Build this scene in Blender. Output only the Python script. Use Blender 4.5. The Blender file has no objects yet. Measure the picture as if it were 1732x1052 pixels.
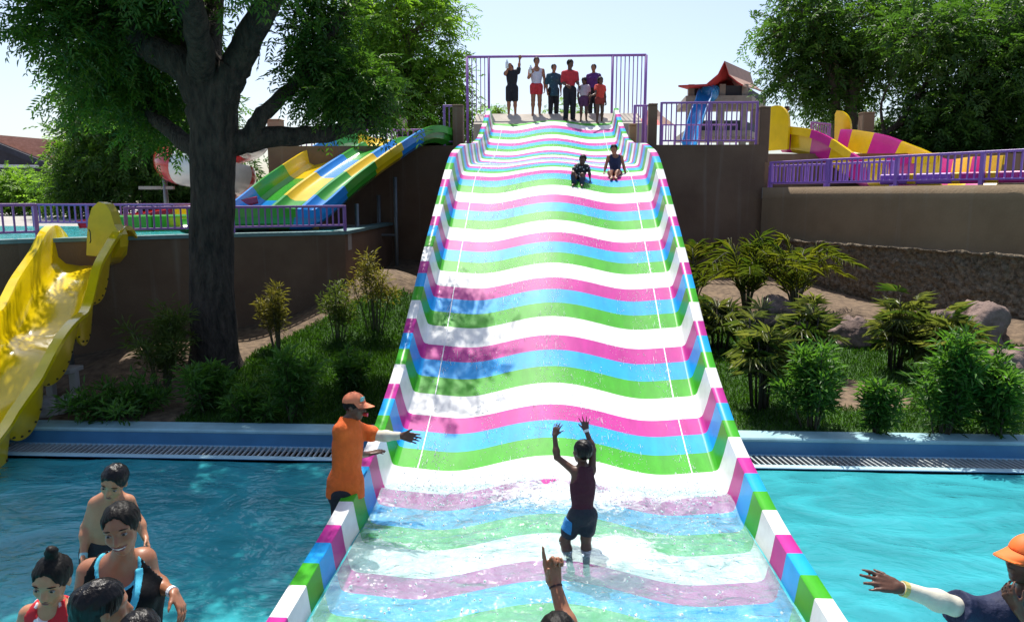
import bpy, bmesh, math, random
import numpy as np
from mathutils import Vector, noise as mnoise

random.seed(7); RNG = np.random.default_rng(11)
SC = bpy.context.scene
COL = SC.collection
R = math.radians

# ---------------------------------------------------------------- camera, sky, sun, exposure
FPX = 1270.0                                   # focal length in photo pixels (1732 wide)
PITCH = math.atan((526 - 330) / FPX); YAW = R(2.8)
CAM = np.array([-0.07, 0.0, 2.95])
cam_data = bpy.data.cameras.new('camera'); cam = bpy.data.objects.new('camera', cam_data); COL.objects.link(cam)
cam.location = CAM; cam.rotation_euler = (math.pi / 2 - PITCH, 0, YAW)
cam_data.sensor_width = 36; cam_data.lens = 36 * FPX / 1732; cam_data.clip_start = 0.1; cam_data.clip_end = 2000
SC.camera = cam

SUN_DIR = np.array([-0.11, 0.45, 0.93]); SUN_DIR = SUN_DIR / np.linalg.norm(SUN_DIR)   # towards the sun
SUN_EL = math.asin(SUN_DIR[2]); SUN_AZ = math.atan2(SUN_DIR[0], SUN_DIR[1])
world = bpy.data.worlds.new('World'); SC.world = world; world.use_nodes = True
wn = world.node_tree.nodes; wl = world.node_tree.links
bg = wn['Background']; sky = wn.new('ShaderNodeTexSky'); sky.sky_type = 'NISHITA'; sky.sun_disc = False
sky.sun_elevation = SUN_EL; sky.sun_rotation = SUN_AZ
sky.air_density = 0.85; sky.dust_density = 2.2; sky.ozone_density = 0.8; sky.altitude = 50
wl.new(sky.outputs[0], bg.inputs[0]); bg.inputs[1].default_value = 0.155
sun_data = bpy.data.lights.new('sun', 'SUN'); sun_data.energy = 5.0; sun_data.angle = R(0.55); sun_data.color = (1.0, 0.955, 0.88)
sun = bpy.data.objects.new('sun', sun_data); COL.objects.link(sun)
sun.rotation_euler = Vector(SUN_DIR).to_track_quat('Z', 'Y').to_euler(); sun.location = (0, 0, 30)
SC.view_settings.view_transform = 'Standard'; SC.view_settings.look = 'None'
SC.view_settings.exposure = 0.36; SC.view_settings.gamma = 1.0; SC.view_settings.use_curve_mapping = False
SC.cycles.max_bounces = 5; SC.cycles.diffuse_bounces = 2; SC.cycles.glossy_bounces = 3; SC.cycles.transparent_max_bounces = 10; SC.cycles.caustics_reflective = False; SC.cycles.caustics_refractive = False
SC.cycles.use_denoising = True; SC.cycles.sample_clamp_indirect = 8

# ---------------------------------------------------------------- photo geometry helpers (metres from a pixel and a depth)
_F = np.array([-math.sin(YAW) * math.cos(PITCH), math.cos(YAW) * math.cos(PITCH), -math.sin(PITCH)])
_R = np.array([math.cos(YAW), math.sin(YAW), 0.0]); _U = np.cross(_R, _F)
def ray(px, py): return _F + _R * (px - 866) / FPX + _U * (526 - py) / FPX
def U(px, py, d): return CAM + ray(px, py) * d                     # depth along the optical axis
def Uz(px, py, z): r = ray(px, py); return CAM + r * (z - CAM[2]) / r[2]
def Uy(px, py, Y): r = ray(px, py); return CAM + r * (Y - CAM[1]) / r[1]
def depth_of(P): return float((np.array(P) - CAM) @ _F)
def V3(*a): return np.array(a, float)
def nrm(v): v = np.array(v, float); return v / (np.linalg.norm(v) + 1e-12)
def lerp(a, b, t): return np.array(a) * (1 - t) + np.array(b) * t

# ---------------------------------------------------------------- objects
def tag(o, label=None, cat=None, group=None, kind=None):
    if label: o['label'] = label
    if cat: o['category'] = cat
    if group: o['group'] = group
    if kind: o['kind'] = kind
    return o
def link(o, parent=None):
    COL.objects.link(o)
    if parent is not None: o.parent = parent
    return o
def empty(name, loc=(0, 0, 0), rz=0):
    o = bpy.data.objects.new(name, None); o.empty_display_size = 0.2; COL.objects.link(o)
    o.location = loc; o.rotation_euler = (0, 0, rz); return o
def mesh_data(name, v, f, mats=None, smooth=False, midx=None, normals=None):
    me = bpy.data.meshes.new(name)
    v = np.asarray(v, np.float32).reshape(-1, 3)
    if isinstance(f, np.ndarray):
        k = f.shape[1]; n = len(f)
        me.vertices.add(len(v)); me.vertices.foreach_set('co', v.ravel())
        me.loops.add(n * k); me.loops.foreach_set('vertex_index', f.astype(np.int32).ravel())
        me.polygons.add(n); me.polygons.foreach_set('loop_start', np.arange(0, n * k, k, dtype=np.int32))
        me.update(calc_edges=True)
    else:
        me.from_pydata(v.tolist(), [], [tuple(int(i) for i in q) for q in f]); me.update()
    for m in (mats if isinstance(mats, (list, tuple)) else [mats] if mats else []): me.materials.append(m)
    if midx is not None: me.polygons.foreach_set('material_index', np.asarray(midx, np.int32))
    if smooth: me.polygons.foreach_set('use_smooth', np.ones(len(me.polygons), bool))
    if normals is not None: me.normals_split_custom_set_from_vertices(np.asarray(normals, float).tolist())
    return me
def obj(name, v, f, mat, parent=None, smooth=False, midx=None, loc=None, normals=None):
    o = bpy.data.objects.new(name, mesh_data(name, v, f, mat, smooth, midx, normals))
    if loc is not None: o.location = loc
    return link(o, parent)
def share(name, me, parent=None, loc=(0, 0, 0), rot=(0, 0, 0), scale=(1, 1, 1)):
    o = bpy.data.objects.new(name, me); o.location = loc; o.rotation_euler = rot; o.scale = scale
    return link(o, parent)
class MB:
    """collects verts/faces"""
    def __init__(s): s.v = []; s.f = []
    def add(s, v, f):
        b = len(s.v); s.v.extend([tuple(map(float, p)) for p in v]); s.f.extend([tuple(i + b for i in q) for q in f]); return s
    def box(s, c, d, M=None, bev=0.0):
        c = np.array(c, float); d = np.array(d, float) / 2
        if bev > 0:
            pts = []
            for sx in (-1, 1):
                for sy in (-1, 1):
                    for sz in (-1, 1):
                        for ax in range(3):
                            q = np.array([sx, sy, sz]) * (d - bev); q[ax] = np.array([sx, sy, sz])[ax] * d[ax]; pts.append(q)
            bm = bmesh.new()
            for q in pts: bm.verts.new(q)
            bmesh.ops.convex_hull(bm, input=bm.verts); bm.verts.index_update()
            v = [np.array(x.co) for x in bm.verts]; f = [tuple(x.index for x in q.verts) for q in bm.faces]; bm.free()
        else:
            v = [np.array([sx, sy, sz]) * d for sx in (-1, 1) for sy in (-1, 1) for sz in (-1, 1)]
            f = [(0, 1, 3, 2), (4, 6, 7, 5), (0, 4, 5, 1), (2, 3, 7, 6), (0, 2, 6, 4), (1, 5, 7, 3)]
        if M is not None: v = [M @ q for q in v]
        return s.add([q + c for q in v], f)
    def beam(s, a, b, w, h, up=(0, 0, 1), bev=0.0):
        a = np.array(a, float); b = np.array(b, float); L = np.linalg.norm(b - a); y = (b - a) / L
        up = np.array(up, float)
        if abs(y @ up) > .95: up = np.array([0, 1., 0])
        x = nrm(np.cross(y, up)); z = np.cross(x, y)
        return s.box((a + b) / 2, (w, L, h), np.array([x, y, z]).T, bev)
    def tube(s, pts, rad, n=8, caps=True):
        pts = [np.array(p, float) for p in pts]
        if not hasattr(rad, '__len__'): rad = [rad] * len(pts)
        b = len(s.v); m = len(pts); ref = np.array([0.31, 0.17, 0.93]); X = None
        for i, p in enumerate(pts):
            t = nrm(pts[min(i + 1, m - 1)] - pts[max(i - 1, 0)])
            X = nrm(np.cross(t, ref)) if X is None else nrm(X - t * (X @ t))
            Y = np.cross(t, X)
            for k in range(n):
                a = 2 * math.pi * k / n; s.v.append(tuple(p + (X * math.cos(a) + Y * math.sin(a)) * rad[i]))
        for i in range(m - 1):
            for k in range(n):
                k2 = (k + 1) % n; s.f.append((b + i * n + k, b + i * n + k2, b + (i + 1) * n + k2, b + (i + 1) * n + k))
        if caps:
            s.f.append(tuple(b + k for k in range(n))[::-1]); s.f.append(tuple(b + (m - 1) * n + k for k in range(n)))
        return s
    def prism(s, poly, d):
        n = len(poly); d = np.array(d, float)
        v = [np.array(p, float) for p in poly]; v = v + [p + d for p in v]
        f = [tuple(range(n))[::-1], tuple(range(n, 2 * n))] + [(i, (i + 1) % n, n + (i + 1) % n, n + i) for i in range(n)]
        return s.add(v, f)
    def build(s, name, mat, parent=None, smooth=False, loc=None):
        v = np.array(s.v)
        if loc is not None: v = v - np.array(loc)
        return obj(name, v, s.f, mat, parent, smooth, loc=loc)
def grid_faces(n, m, flip=False):
    i, j = np.meshgrid(np.arange(n - 1), np.arange(m - 1), indexing='ij'); a = (i * m + j).ravel()
    f = np.stack([a, a + 1, a + m + 1, a + m], 1)
    return f[:, ::-1] if flip else f

# ---------------------------------------------------------------- materials
MATS = {}
def nt(name):
    m = bpy.data.materials.new(name); m.use_nodes = True
    return m, m.node_tree.nodes, m.node_tree.links, m.node_tree.nodes['Principled BSDF']
def mat(name, col, rough=0.5, var=0.12, vscale=3.0, bump=0.0, bscale=20.0, coat=0.0, metal=0.0, spec=0.5, col2=None, detail=5, stretch=None, bdist=0.02):
    if name in MATS: return MATS[name]
    m, N, L, P = nt(name)
    c = np.array(col, float)
    P.inputs['Roughness'].default_value = rough; P.inputs['Metallic'].default_value = metal
    P.inputs['Specular IOR Level'].default_value = spec; P.inputs['Coat Weight'].default_value = coat; P.inputs['Coat Roughness'].default_value = .06
    tc = N.new('ShaderNodeNewGeometry'); src = tc.outputs['Position']
    if stretch:
        mp = N.new('ShaderNodeMapping'); mp.inputs['Scale'].default_value = stretch; L.new(src, mp.inputs[0]); src = mp.outputs[0]
    nz = N.new('ShaderNodeTexNoise'); nz.inputs['Scale'].default_value = vscale; nz.inputs['Detail'].default_value = detail; nz.inputs['Roughness'].default_value = .6
    L.new(src, nz.inputs['Vector'])
    rp = N.new('ShaderNodeValToRGB'); rp.color_ramp.elements[0].position = .32; rp.color_ramp.elements[1].position = .68
    c2 = np.array(col2, float) if col2 is not None else np.clip(c * (1 + var), 0, 1)
    c1 = c if col2 is not None else c * (1 - var)
    rp.color_ramp.elements[0].color = (*c1, 1); rp.color_ramp.elements[1].color = (*c2, 1)
    L.new(nz.outputs['Fac'], rp.inputs[0]); L.new(rp.outputs[0], P.inputs['Base Color'])
    if bump > 0:
        nb = N.new('ShaderNodeTexNoise'); nb.inputs['Scale'].default_value = bscale; nb.inputs['Detail'].default_value = 6; L.new(src, nb.inputs['Vector'])
        b = N.new('ShaderNodeBump'); b.inputs['Strength'].default_value = bump; b.inputs['Distance'].default_value = bdist
        L.new(nb.outputs['Fac'], b.inputs['Height']); L.new(b.outputs[0], P.inputs['Normal'])
    MATS[name] = m; return m
def leaf_mat(name, c1, c2, trans=0.35, rough=.45):
    """leaf colour varies per leaf through the mesh attribute 'tone'"""
    if name in MATS: return MATS[name]
    m, N, L, P = nt(name)
    at = N.new('ShaderNodeAttribute'); at.attribute_name = 'tone'
    rp = N.new('ShaderNodeValToRGB'); rp.color_ramp.elements[0].color = (*c1, 1); rp.color_ramp.elements[1].color = (*c2, 1)
    L.new(at.outputs['Fac'], rp.inputs[0]); L.new(rp.outputs[0], P.inputs['Base Color'])
    P.inputs['Roughness'].default_value = rough; P.inputs['Specular IOR Level'].default_value = .35
    tr = N.new('ShaderNodeBsdfTranslucent'); mx = N.new('ShaderNodeMixShader'); mx.inputs[0].default_value = trans
    br = N.new('ShaderNodeMixRGB'); br.blend_type = 'MULTIPLY'; br.inputs[0].default_value = 1; br.inputs[2].default_value = (1.5, 1.6, .6, 1)
    L.new(rp.outputs[0], br.inputs[1]); L.new(br.outputs[0], tr.inputs[0])
    L.new(P.outputs[0], mx.inputs[1]); L.new(tr.outputs[0], mx.inputs[2]); L.new(mx.outputs[0], N['Material Output'].inputs[0])
    MATS[name] = m; return m

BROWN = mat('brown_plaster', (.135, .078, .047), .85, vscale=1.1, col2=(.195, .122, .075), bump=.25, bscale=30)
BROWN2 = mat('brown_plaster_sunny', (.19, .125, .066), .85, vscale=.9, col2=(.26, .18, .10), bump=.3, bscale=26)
def add_streaks(m, amount=.35):
    """pale vertical lime runs down the plaster"""
    N = m.node_tree.nodes; L = m.node_tree.links; P = N['Principled BSDF']
    old = P.inputs['Base Color'].links[0].from_socket
    g = N.new('ShaderNodeNewGeometry'); mp = N.new('ShaderNodeMapping'); mp.inputs['Scale'].default_value = (5.5, 5.5, .22)
    L.new(g.outputs['Position'], mp.inputs[0]); nz = N.new('ShaderNodeTexNoise'); nz.inputs['Scale'].default_value = 1.0; nz.inputs['Detail'].default_value = 3
    L.new(mp.outputs[0], nz.inputs['Vector']); rp = N.new('ShaderNodeValToRGB'); rp.color_ramp.elements[0].position = .6; rp.color_ramp.elements[1].position = .75
    rp.color_ramp.elements[1].color = (amount, amount, amount, 1); L.new(nz.outputs['Fac'], rp.inputs[0])
    mx = N.new('ShaderNodeMixRGB'); mx.inputs[2].default_value = (.27, .23, .18, 1); L.new(rp.outputs[0], mx.inputs[0]); L.new(old, mx.inputs[1]); L.new(mx.outputs[0], P.inputs['Base Color'])
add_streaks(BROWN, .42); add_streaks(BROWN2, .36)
ROUGHWALL = mat('rough_stone_render', (.06, .045, .028), .95, vscale=15, col2=(.27, .21, .14), bump=.9, bscale=22, detail=9, bdist=.06)  # pale colour spots stand in for sun catching the rough bumps
PURPLE = mat('purple_paint', (.30, .13, .42), .45, var=.1, vscale=6, bump=.08, bscale=60)
PURPLE2 = mat('purple_paint_bright', (.33, .15, .56), .45, var=.1, vscale=6, bump=.08, bscale=60)
CONC = mat('concrete', (.36, .34, .31), .85, var=.18, vscale=2.5, bump=.2, bscale=40)
STEEL = mat('galvanised_steel', (.22, .24, .25), .5, metal=.5, var=.15)
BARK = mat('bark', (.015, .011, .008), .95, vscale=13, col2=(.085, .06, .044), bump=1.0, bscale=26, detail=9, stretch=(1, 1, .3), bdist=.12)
BARK2 = mat('bark_pale', (.10, .075, .055), .95, vscale=7, col2=(.19, .145, .11), bump=.8, bscale=16, stretch=(1, 1, .35))
# ================================================================ ground, pool, terraces
def fbm(x, y, s=1.0, o=4, seed=0.0):
    t = 0; a = 1; fq = 1 / s
    for i in range(o): t += a * mnoise.noise((x * fq + seed, y * fq - seed, seed * .7)); a *= .5; fq *= 2.1
    return t
def bump2(x, y, cx, cy, r, h): return h * math.exp(-((x - cx) ** 2 + (y - cy) ** 2) / (r * r))
def terrain(x, y):
    t = max(0.0, y - 8.66)
    z = .19 + .10 * t + .02 * max(0, t - 2) if x > 0 else .19 + .13 * t
    if x < 0: z += bump2(x, y, -3.0, 13.6, 1.1, .75) + bump2(x, y, -3.6, 12.3, .9, .18) + bump2(x, y, -6.0, 10.9, .8, .18)
    else: z += bump2(x, y, 7.3, 12.2, 1.4, .25) + bump2(x, y, 4.9, 13.6, 1.2, .22) + bump2(x, y, 9.2, 11.6, 1.5, .35)
    return z + .05 * fbm(x, y, 1.6) * min(1, t * 1.5)
def G(px, py):
    """the point of the garden ground seen at a photo pixel"""
    r = ray(px, py); d = 8.0
    for _ in range(600):
        p = CAM + r * d
        if p[2] <= terrain(p[0], p[1]): return p
        d += .02
    return p

GRASSG = mat('lawn_soil', (.02, .055, .010), .95, vscale=1.4, col2=(.05, .115, .018), bump=.5, bscale=60, detail=8)
def soil_mat():
    m, N, L, P = nt('garden_soil'); P.inputs['Roughness'].default_value = .95
    g = N.new('ShaderNodeNewGeometry')
    n1 = N.new('ShaderNodeTexNoise'); n1.inputs['Scale'].default_value = 9; n1.inputs['Detail'].default_value = 9; L.new(g.outputs['Position'], n1.inputs['Vector'])
    soil = N.new('ShaderNodeValToRGB'); soil.color_ramp.elements[0].color = (.075, .05, .032, 1); soil.color_ramp.elements[1].color = (.21, .145, .088, 1); soil.color_ramp.elements[0].position = .3; soil.color_ramp.elements[1].position = .7
    L.new(n1.outputs['Fac'], soil.inputs[0])
    at = N.new('ShaderNodeAttribute'); at.attribute_name = 'grass'
    n2 = N.new('ShaderNodeTexNoise'); n2.inputs['Scale'].default_value = 5; n2.inputs['Detail'].default_value = 8; L.new(g.outputs['Position'], n2.inputs['Vector'])
    gr = N.new('ShaderNodeValToRGB'); gr.color_ramp.elements[0].color = (.016, .05, .008, 1); gr.color_ramp.elements[1].color = (.05, .12, .018, 1); L.new(n2.outputs['Fac'], gr.inputs[0])
    ad = N.new('ShaderNodeMath'); ad.operation = 'MULTIPLY_ADD'; ad.inputs[1].default_value = .5; L.new(n2.outputs['Fac'], ad.inputs[0]); L.new(at.outputs['Fac'], ad.inputs[2])
    st = N.new('ShaderNodeValToRGB'); st.color_ramp.elements[0].position = .68; st.color_ramp.elements[1].position = .82; L.new(ad.outputs[0], st.inputs[0])
    mx = N.new('ShaderNodeMixRGB'); L.new(st.outputs[0], mx.inputs[0]); L.new(soil.outputs[0], mx.inputs[1]); L.new(gr.outputs[0], mx.inputs[2]); L.new(mx.outputs[0], P.inputs['Base Color'])
    b = N.new('ShaderNodeBump'); b.inputs['Strength'].default_value = .8; b.inputs['Distance'].default_value = .05; L.new(n1.outputs['Fac'], b.inputs['Height']); L.new(b.outputs[0], P.inputs['Normal'])
    return m
SOIL = soil_mat()
def grass_at(x, y):
    """1 where lawn grows, 0 where bare soil shows"""
    n = .22 * fbm(x, y, 1.3, 3, 3.1)
    if x < 0:
        g = 1.0 if (-4.9 < x and y < 12.9 - .25 * (x + 1.9) ** 2) else 0.0
        g = max(0, min(1, (x + 4.9) / .7)) * max(0, min(1, (13.5 - .42 * abs(x + 2.0) ** 1.5 - y) / .5))
    else:
        g = 1.0 - bump2(x, y, 4.1, 9.9, .7, 1.0) - bump2(x, y, 7.4, 12.4, 1.2, 1.2) - bump2(x, y, 5.0, 14.4, 1.6, 1.2) - bump2(x, y, 9.5, 11.8, 1.2, 1.0) - .8 * max(0, min(1, (y - 12.9) / .8))
    return max(0, min(1, g + n))
nx, ny = 150, 70
xs = np.linspace(-15, 15, nx); ys = np.linspace(8.60, 19.5, ny)
tv = [(x, y, terrain(x, y)) for x in xs for y in ys]
gg = obj('garden_ground', tv, grid_faces(nx, ny, True), SOIL, smooth=True); tag(gg, kind='structure')
at = gg.data.attributes.new('grass', 'FLOAT', 'POINT'); at.data.foreach_set('value', np.array([grass_at(x, y) for x in xs for y in ys], np.float32))
m = MB()
for (x0, x1, y0, y1) in ((-500, 500, -500, -6), (-500, -15, -6, 19.5), (15, 500, -6, 19.5), (-500, 500, 19.5, 900)):
    m.add([(x0, y0, .12), (x1, y0, .12), (x1, y1, .12), (x0, y1, .12)], [(0, 1, 2, 3)])
tag(m.build('ground', mat('far_ground', (.12, .10, .065), .95, vscale=.4, col2=(.16, .15, .08))), kind='structure')

# ---- pool basin, coping, gutter
POOLF = mat('pool_floor_paint', (.10, .45, .56), .6, var=.12, vscale=1.2, bump=.05)
POOLW = mat('pool_wall_paint', (.055, .20, .38), .45, var=.18, vscale=1.6, bump=.05)
COPE = mat('pool_coping_paint', (.30, .50, .56), .6, var=.16, vscale=3, bump=.1, bscale=30)
LIP = mat('gutter_lip_paint', (.40, .62, .70), .5, var=.1, vscale=3)
m = MB()
YN = [-6, 2.0, 4.0, 6.0, 7.9]; ZN = [-.3, -.34, -.45, -.75, -.9]
for i in range(4):
    m.add([(-15, YN[i], ZN[i]), (15, YN[i], ZN[i]), (15, YN[i + 1], ZN[i + 1]), (-15, YN[i + 1], ZN[i + 1])], [(0, 1, 2, 3)])
tag(m.build('pool_floor', POOLF), kind='structure')
m = MB()
m.add([(-15, 7.9, -.9), (15, 7.9, -.9), (15, 7.9, .03), (-15, 7.9, .03)], [(0, 1, 2, 3)])
for sx in (-15, 15): m.add([(sx, -6, -.9), (sx, 7.9, -.9), (sx, 7.9, .03), (sx, -6, .03)], [(0, 1, 2, 3)])
pw = tag(m.build('pool_wall', POOLW), kind='structure')
m = MB(); m.box((0, 7.955, 0.0), (30, .11, .07), bev=.012); m.box((0, 8.345, .0), (30, .04, .05)); m.build('gutter_lip', LIP, pw)
m = MB(); m.box((0, 8.40, .095), (30, .08, .16)); m.build('gutter_wall', POOLW, pw)
m = MB(); m.box((0, 8.50, .192), (30, .30, .05), bev=.015); m.build('coping', COPE, pw)
m = MB(); m.add([(-15, 8.0, -.3), (15, 8.0, -.3), (15, 8.36, -.3), (-15, 8.36, -.3)], [(0, 1, 2, 3)]); m.build('gutter_channel', mat('gutter_dark', (.008, .01, .014), .7), pw)
SLAT = mat('grille_plastic', (.40, .43, .43), .5, var=.15, vscale=4)
def grille(x0, x1, name, label, skew):
    m = MB(); x = x0
    while x < x1:
        m.add(*(lambda p: (p, [(0, 1, 2, 3), (7, 6, 5, 4), (0, 4, 5, 1), (1, 5, 6, 2), (2, 6, 7, 3), (3, 7, 4, 0)]))([(x, 8.015, .008), (x + .018, 8.015, .008), (x + .018 + skew, 8.325, .008), (x + skew, 8.325, .008), (x, 8.015, .03), (x + .018, 8.015, .03), (x + .018 + skew, 8.325, .03), (x + skew, 8.325, .03)]))
        x += .064
    o = m.build('grille_bars', SLAT, pw); o['kind'] = 'stuff'
grille(-12, -2.0, 'gutter_grille', '', -.02)
grille(2.0, 12, 'gutter_grille', '', -.05)

def water_mat(name, tint, dif, mix, wave, bumpk, rough=.04, foam=0.0, foam_scale=3.0):
    m, N, L, P = nt(name)
    N.remove(P); out = N['Material Output']
    g = N.new('ShaderNodeNewGeometry')
    mp = N.new('ShaderNodeMapping'); mp.inputs['Scale'].default_value = (1, 1.7, 1); L.new(g.outputs['Position'], mp.inputs[0])
    n1 = N.new('ShaderNodeTexNoise'); n1.inputs['Scale'].default_value = wave; n1.inputs['Detail'].default_value = 4; n1.inputs['Roughness'].default_value = .5; n1.inputs['Distortion'].default_value = 1.4; L.new(mp.outputs[0], n1.inputs['Vector'])
    n2 = N.new('ShaderNodeTexNoise'); n2.inputs['Scale'].default_value = wave * 4.2; n2.inputs['Detail'].default_value = 3; n2.inputs['Distortion'].default_value = .8; L.new(mp.outputs[0], n2.inputs['Vector'])
    ad = N.new('ShaderNodeMath'); ad.operation = 'MULTIPLY_ADD'; ad.inputs[1].default_value = .3; L.new(n2.outputs['Fac'], ad.inputs[0]); L.new(n1.outputs['Fac'], ad.inputs[2])
    b = N.new('ShaderNodeBump'); b.inputs['Strength'].default_value = bumpk; b.inputs['Distance'].default_value = .12; L.new(ad.outputs[0], b.inputs['Height'])
    tr = N.new('ShaderNodeBsdfTransparent'); tr.inputs[0].default_value = (*tint, 1)
    df = N.new('ShaderNodeBsdfDiffuse'); L.new(b.outputs[0], df.inputs['Normal'])
    cr = N.new('ShaderNodeValToRGB'); cr.color_ramp.elements[0].position = .35; cr.color_ramp.elements[1].position = .68
    cr.color_ramp.elements[0].color = (*[c * .80 for c in dif], 1); cr.color_ramp.elements[1].color = (*[min(1, c * 1.2) for c in dif], 1)
    L.new(n1.outputs['Fac'], cr.inputs[0]); L.new(cr.outputs[0], df.inputs[0])
    gl = N.new('ShaderNodeBsdfGlossy'); gl.inputs['Roughness'].default_value = rough; L.new(b.outputs[0], gl.inputs['Normal'])
    fr = N.new('ShaderNodeFresnel'); fr.inputs[0].default_value = 1.33; L.new(b.outputs[0], fr.inputs['Normal'])
    m1 = N.new('ShaderNodeMixShader'); m1.inputs[0].default_value = mix; L.new(tr.outputs[0], m1.inputs[1]); L.new(df.outputs[0], m1.inputs[2])
    m2 = N.new('ShaderNodeMixShader'); L.new(fr.outputs[0], m2.inputs[0]); L.new(m1.outputs[0], m2.inputs[1]); L.new(gl.outputs[0], m2.inputs[2])
    last = m2
    if foam > 0:
        at = N.new('ShaderNodeAttribute'); at.attribute_name = 'foam'
        nf = N.new('ShaderNodeTexNoise'); nf.inputs['Scale'].default_value = foam_scale; nf.inputs['Detail'].default_value = 9; nf.inputs['Roughness'].default_value = .72; nf.inputs['Distortion'].default_value = 1.8; L.new(mp.outputs[0], nf.inputs['Vector'])
        a2 = N.new('ShaderNodeMath'); a2.operation = 'ADD'; L.new(nf.outputs['Fac'], a2.inputs[0]); L.new(at.outputs['Fac'], a2.inputs[1])
        rp = N.new('ShaderNodeValToRGB'); rp.color_ramp.elements[0].position = .62; rp.color_ramp.elements[1].position = .92; rp.color_ramp.elements[1].color = (foam, foam, foam, 1); L.new(a2.outputs[0], rp.inputs[0])
        fd = N.new('ShaderNodeBsdfDiffuse'); fd.inputs[0].default_value = (.85, .9, .9, 1); L.new(b.outputs[0], fd.inputs['Normal'])
        m3 = N.new('ShaderNodeMixShader'); L.new(rp.outputs[0], m3.inputs[0]); L.new(m2.outputs[0], m3.inputs[1]); L.new(fd.outputs[0], m3.inputs[2]); last = m3
    L.new(last.outputs[0], out.inputs[0]); MATS[name] = m; return m
WATER = water_mat('pool_water', (.55, .88, .92), (.05, .40, .45), .74, 1.1, .42, foam=.75, foam_scale=7.0)
nx, ny = 200, 110
xs = np.linspace(-14.9, 14.9, nx); ys = np.linspace(-5.9, 7.9, ny)
wv = [(x, y, .012 * fbm(x, y * 1.6, .7, 3, 5.0) + .012 * fbm(x, y * 2, 1.9, 2, 9.0)) for x in xs for y in ys]
inside = np.array([[(-1.84 < x < 1.84) for y in ys] for x in xs])
ff = grid_faces(nx, ny, True)
keep = ~inside.ravel()[ff].all(axis=1)
pwat = obj('pool_water', wv, ff[keep], WATER, smooth=True); tag(pwat, kind='structure')
fo = np.array([max(-.5, -.30 + .34 * math.exp(-((x + 2.3) ** 2 / 1.2 + (y - 4.9) ** 2 / .25)) + .36 * math.exp(-((x - 3.55) ** 2 / .12 + (y - 4.8) ** 2 / .35)) + .30 * math.exp(-((x + 2.2) ** 2 / .4 + (y - 5.9) ** 2 / .3))) for x in xs for y in ys], np.float32)
at = pwat.data.attributes.new('foam', 'FLOAT', 'POINT'); at.data.foreach_set('value', fo)

# ---- terraces (structure) and their retaining walls (things)
ZT = 4.10            # upper terrace
ZL = 2.24            # lower left terrace
def wall_thing(name, label, pts, z0, z1, thick, mat_, cope=None, copew=.06):
    """a wall following plan points; each stretch is one panel of it"""
    e = empty(name, (pts[0][0], pts[0][1], z0)); tag(e, label, 'wall', kind='thing')
    for a, b in zip(pts[:-1], pts[1:]):
        a = np.array(a, float); b = np.array(b, float); t = nrm(b - a); n = np.array([-t[1], t[0]])
        q = [a, b, b + n * thick, a + n * thick]
        mm = MB(); mm.prism([(p[0], p[1], z0) for p in q], (0, 0, z1 - z0)); o = mm.build('wall_panel', mat_, None, loc=(pts[0][0], pts[0][1], z0)); o.location = (0, 0, 0); o.parent = e
        if cope:
            q = [a - n * copew, b - n * copew, b + n * (thick + copew), a + n * (thick + copew)]
            mm = MB(); mm.prism([(p[0], p[1], z1 + .002) for p in q], (0, 0, .06)); o = mm.build('coping', cope, None, loc=(pts[0][0], pts[0][1], z0)); o.location = (0, 0, 0); o.parent = e
    return e
YT = 18.0
xl = Uy(455, 300, YT)[0]; xr = Uy(1293, 300, YT)[0]
m = MB()
def slab(m, poly, z0, z1): m.prism([(p[0], p[1], z0) for p in poly], (0, 0, z1 - z0))
# paving of the two terraces
lw = [Uy(-170, 418, 9.7)[:2], Uy(30, 410, 10.75)[:2], Uy(300, 400, 12.1)[:2], Uy(583, 391, 13.5)[:2]]
lw = [np.array(p) for p in lw]
m.prism([(-60, 9.3, ZL - .3), (-24, lw[0][1] - .4, ZL - .3), (lw[0][0], lw[0][1] + .2, ZL - .3)] + [(p[0], p[1] + .22, ZL - .3) for p in lw[1:]] + [(lw[3][0] - .1, YT + .5, ZL - .3), (-8, 60, ZL - .3), (-60, 60, ZL - .3)], (0, 0, .3))
tag(m.build('lower_terrace', CONC), kind='structure')
m = MB(); slab(m, [(xl, YT + .24), (-2.1, YT + .24), (-2.1, 60), (xl, 60)], ZT - .3, ZT); slab(m, [(2.1, YT + .24), (xr, YT + .24), (xr, 22.2), (30, 22.2), (30, 60), (2.1, 60)], ZT - .3, ZT)
tag(m.build('upper_terrace', CONC), kind='structure')
m = MB(); m.prism([(-4.5, 22.4, 4.0), (4.5, 22.4, 4.0), (4.5, 60, 4.0), (-4.5, 60, 4.0)], (0, 0, .2)); 
wall_thing('retaining_wall', 'dark brown plastered wall under the blue green yellow slide', [(xl, YT), (-2.0, YT)], .3, ZT, .25, BROWN)
wall_thing('retaining_wall', 'tall dark brown plastered wall right of the striped slide, lime streaked', [(2.0, YT), (xr, YT)], .3, ZT, .25, BROWN)
wall_thing('retaining_wall', 'brown curved wall below the left purple railing, behind the thick tree', [(-24, lw[0][1] - .6)] + [tuple(p) for p in lw] + [(lw[3][0] - .05, 17.9)], .2, ZL, .24, BROWN, mat('terrace_edge_paint', (.13, .24, .24), .6, var=.2), .03)
wall_thing('retaining_wall', 'dark brown wall set back below the pink and yellow slide', [(xr, YT + .25), (xr + .02, 22.0), (30, 22.0)], .3, ZT, .2, BROWN)
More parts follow.
